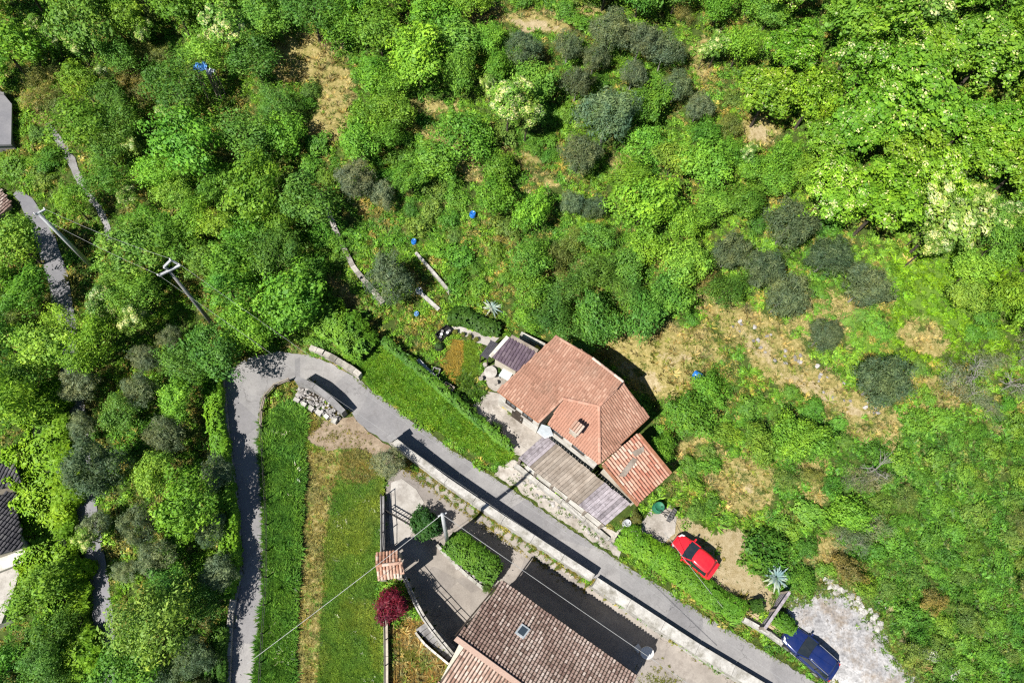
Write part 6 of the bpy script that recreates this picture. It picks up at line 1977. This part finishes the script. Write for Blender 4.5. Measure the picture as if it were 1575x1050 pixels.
barrel("plastic_barrel", "bright blue barrel lying at the edge of the dry clearing", 1065, 576, .33, .8, "blue_plastic", True)
barrel("plastic_barrel", "blue barrel standing in the overgrown upper garden", 727, 333, .26, .55, "blue_plastic")
barrel("plastic_barrel", "small blue barrel above the round olive tree", 637, 374, .22, .45, "blue_plastic")
barrel("plastic_tub", "pale blue tub below the round olive tree", 641, 484, .2, .35, "blue_tarp", cat="tub")
barrel("compost_bin", "green compost bin at the corner of the lean-to", 1010, 782, .42, .9, "green_plastic", cat="bin")
barrel("stone_basin", "round white basin right of the round olive tree", 645, 449, .3, .35, "white_plastic", cat="basin")
barrel("water_drum", "grey drum beside the pot plants near the garage path", 962, 806, .3, .8, "galvanised", cat="drum")


def sheet_tarp(name, label, px, py, w, l, rz, mat, lift, cat="tarp"):
    p = P(px, py); o = thing(name, label, cat, tuple(p), rz)
    K = 14; vs = []
    for s in (0, 1):
        for i in range(K):
            for j in range(K):
                x = (i / (K - 1) - .5) * l; y = (j / (K - 1) - .5) * w
                z = lift + .10 * math.sin(i * .9 + j * .4) + .07 * math.cos(j * 1.3 - i * .5) - .25 * (abs(y) / w) ** 2 * 4 * .4
                vs.append((x + .05 * math.sin(j * 1.7), y + .05 * math.sin(i * 1.3), z - .02 * s))
    fs = []
    for s in (0, 1):
        for i in range(K - 1):
            for j in range(K - 1):
                a = s * K * K + i * K + j; fs.append((a, a + 1, a + K + 1, a + K) if s == 0 else (a, a + K, a + K + 1, a + 1))
    MB().add(vs, fs).build("cover", MATS[mat], o, local=True, smooth=True)
    for sx in (-1, 1):
        for sy in (-1, 1):
            MB().bar((sx * l * .42, sy * w * .42, -.6), (sx * l * .42, sy * w * .42, lift - .15), .08).build("post", MATS["old_wood"], o, local=True)
    return o


sheet_tarp("blue_tarpaulin", "blue tarpaulin roof among the trees at upper left", 328, 145, .9, 1.1, .2, "blue_tarp", 3.4)
sheet_tarp("white_tarpaulin", "whitish tarpaulin touching the blue one at upper left", 342, 150, .6, .6, -.6, "white_tarp", 3.2)
# white plastic table and chair in the shade of the farmhouse
p_ = P(992, 1003)
wt2 = thing("plastic_table", "white oval plastic table in the farmhouse shadow", "table", tuple(p_))
MB().lathe(p_ + Vector((0, 0, .68)), [(.02, 0), (.42, 0), (.44, .02), (.42, .05), (.001, .05)], 20, sx=1.15).build("table_top", MATS["white_plastic"], wt2)
for k in range(4):
    a = k * 1.57 + .78; MB().bar(p_ + Vector((math.cos(a) * .34, math.sin(a) * .3, 0)), p_ + Vector((math.cos(a) * .28, math.sin(a) * .25, .68)), .05).build("leg", MATS["white_plastic"], wt2)
p_ = P(979, 996)
ch_ = thing("plastic_chair", "white plastic chair left of the oval table", "chair", tuple(p_))
MB().box(p_ + Vector((0, 0, .43)), (.44, .44, .05), .6).build("seat", MATS["white_plastic"], ch_)
MB().box(p_ + Vector((-.18, -.12, .68)), (.05, .44, .48), .6).build("backrest", MATS["white_plastic"], ch_)
for sx in (-1, 1):
    for sy in (-1, 1):
        q = Vector((sx * .19, sy * .19, 0)); q.rotate(Matrix.Rotation(.6, 3, 'Z')); MB().bar(p_ + q, p_ + q + Vector((0, 0, .42)), .045).build("leg", MATS["white_plastic"], ch_)
p_ = P(824, 540)
yb = thing("yellow_crate", "yellow crate wedged between the purple shed and the house", "crate", tuple(p_))
MB().box(p_ + Vector((0, 0, .3)), (.5, .4, .6), .6).build("body", MATS["yellow_paint"], yb); MB().box(p_ + Vector((0, 0, .62)), (.54, .44, .04), .6).build("lid", MATS["yellow_paint"], yb)
# leaning corrugated sheet and bicycle by the lean-to
q = [P(1024, 800, .1), P(1036, 780, .1), P(1041, 784, 1.0), P(1030, 803, 1.0)]
ls = thing("metal_sheet", "grey corrugated sheet leaning on the bank right of the compost bin", "sheet", tuple(q[0]))
m = MB(); K = 12; nn_ = (q[1] - q[0]).cross(q[3] - q[0]).normalized()
for k in range(K):
    a, b = q[0].lerp(q[1], k / K), q[0].lerp(q[1], (k + 1) / K); c_, d_ = q[3].lerp(q[2], (k + 1) / K), q[3].lerp(q[2], k / K)
    o1, o2 = nn_ * (.04 * (k % 2)), nn_ * (.04 * ((k + 1) % 2))
    m.prism([a + o1, b + o2, c_ + o2, d_ + o1], [a + o1 + nn_ * .01, b + o2 + nn_ * .01, c_ + o2 + nn_ * .01, d_ + o1 + nn_ * .01])
m.build("panel", MATS["grey_concrete"], ls)
p_ = P(1017, 791); bc = thing("bicycle", "dark bicycle parked between compost bin and metal sheet", "bicycle", tuple(p_))
dv = Vector((.62, -.42, 0)).normalized()
for s in (-1, 1):
    c_ = p_ + dv * (.5 * s) + Vector((0, 0, .33))
    ring = [c_ + dv * (.32 * math.cos(k * math.pi / 10)) + Vector((0, 0, .32 * math.sin(k * math.pi / 10))) for k in range(21)]
    w_ = MB().tube(ring, .025, 6).build("wheel", MATS["tyre_rubber"], bc)
    sp = MB()
    for k in range(6): sp.bar(c_, c_ + dv * (.3 * math.cos(k * 1.047)) + Vector((0, 0, .3 * math.sin(k * 1.047))), .008)
    sp.build("spokes", MATS["rim_metal"], w_, kind="stuff")
fr = MB(); ra, fa = p_ + dv * -.5 + Vector((0, 0, .33)), p_ + dv * .5 + Vector((0, 0, .33)); bb_, se, hd = p_ + dv * -.08 + Vector((0, 0, .3)), p_ + dv * -.2 + Vector((0, 0, .78)), p_ + dv * .36 + Vector((0, 0, .8))
for a, b in ((ra, bb_), (ra, se), (bb_, se), (bb_, hd), (se, hd), (hd, fa)): fr.bar(a, b, .035)
fr.build("frame", MATS["iron"], bc); MB().box(se + Vector((0, 0, .09)), (.26, .13, .05), math.atan2(dv.y, dv.x), top=.8).build("saddle", MATS["black_plastic"], bc)
MB().bar(hd + Vector((-.16, -.24, .14)), hd + Vector((.16, .24, .14)), .03).build("handlebar", MATS["rim_metal"], bc)


# ------------------------------------------------------------------ dead trees
def dead_tree(label, px, py, H, seed, spread=1.0):
    r = random.Random(seed); p = P(px, py); o = thing("dead_tree", label, "dead tree", tuple(p))
    m = MB(); tips = []

    def grow(a, d, L, rad, lev):
        b = a + d * L
        m.tube([a, a.lerp(b, .5) + Vector((r.uniform(-.05, .05), r.uniform(-.05, .05), 0)) * L, b], rad, 5, r2=rad * .55)
        if lev == 0: return
        for k in range(3):
            nd = (d + Vector((r.gauss(0, .55), r.gauss(0, .55), r.gauss(0, .3))) * spread).normalized()
            grow(a.lerp(b, r.uniform(.55, 1)), nd, L * r.uniform(.5, .75), rad * .5, lev - 1)
    MB().tube([p - Vector((0, 0, .3)), p + Vector((.1, .1, H * .4))], .09, 7, r2=.06).build("trunk", MATS["pale_bark"], o)
    for k in range(4): grow(p + Vector((.1, .1, H * .38)), Vector((r.gauss(0, .5), r.gauss(0, .5), 1)).normalized(), H * .35, .045, 3)
    m.build("branches", MATS["pale_bark"], o)
    return o


dead_tree("pale dead tree with bare branches on the scrub slope", 1334, 728, 2.6, 4)
dead_tree("bare grey tree leaning over the scrub at the right", 1482, 590, 2.8, 8, 1.2)
dead_tree("grey bare shrub near the right edge", 1540, 600, 2.2, 9, 1.3)
# white pipes and slabs at the edge of the upper garden
for (x0, y0, x1, y1, lb) in ((405, 308, 424, 318, "white pipe lying at the left end of the upper garden"), (645, 449, 675, 476, "pale stone kerb right of the round olive tree")):
    a, b = P(x0, y0, .25), P(x1, y1, .25)
    o = thing("garden_slab", lb, "slab", (a.x, a.y, a.z - .25))
    MB().bar(a, b, .3, .12).build("slab", MATS["wall_concrete"], o)
    for f in (.15, .85): MB().bar(a.lerp(b, f) - Vector((0, 0, .4)), a.lerp(b, f) - Vector((0, 0, .05)), .14).build("support", MATS["grey_concrete"], o)

pw = P(606, 682); gp_ = thing("stone_pier", "dark stone pier at the head of the white retaining wall", "pier", tuple(pw))
MB().box(pw + Vector((0, 0, .8)), (.5, .45, 1.9), .6, top=.9).build("shaft", MATS["dry_stone"], gp_); MB().box(pw + Vector((0, 0, 1.79)), (.58, .52, .1), .6).build("cap", MATS["grey_concrete"], gp_)
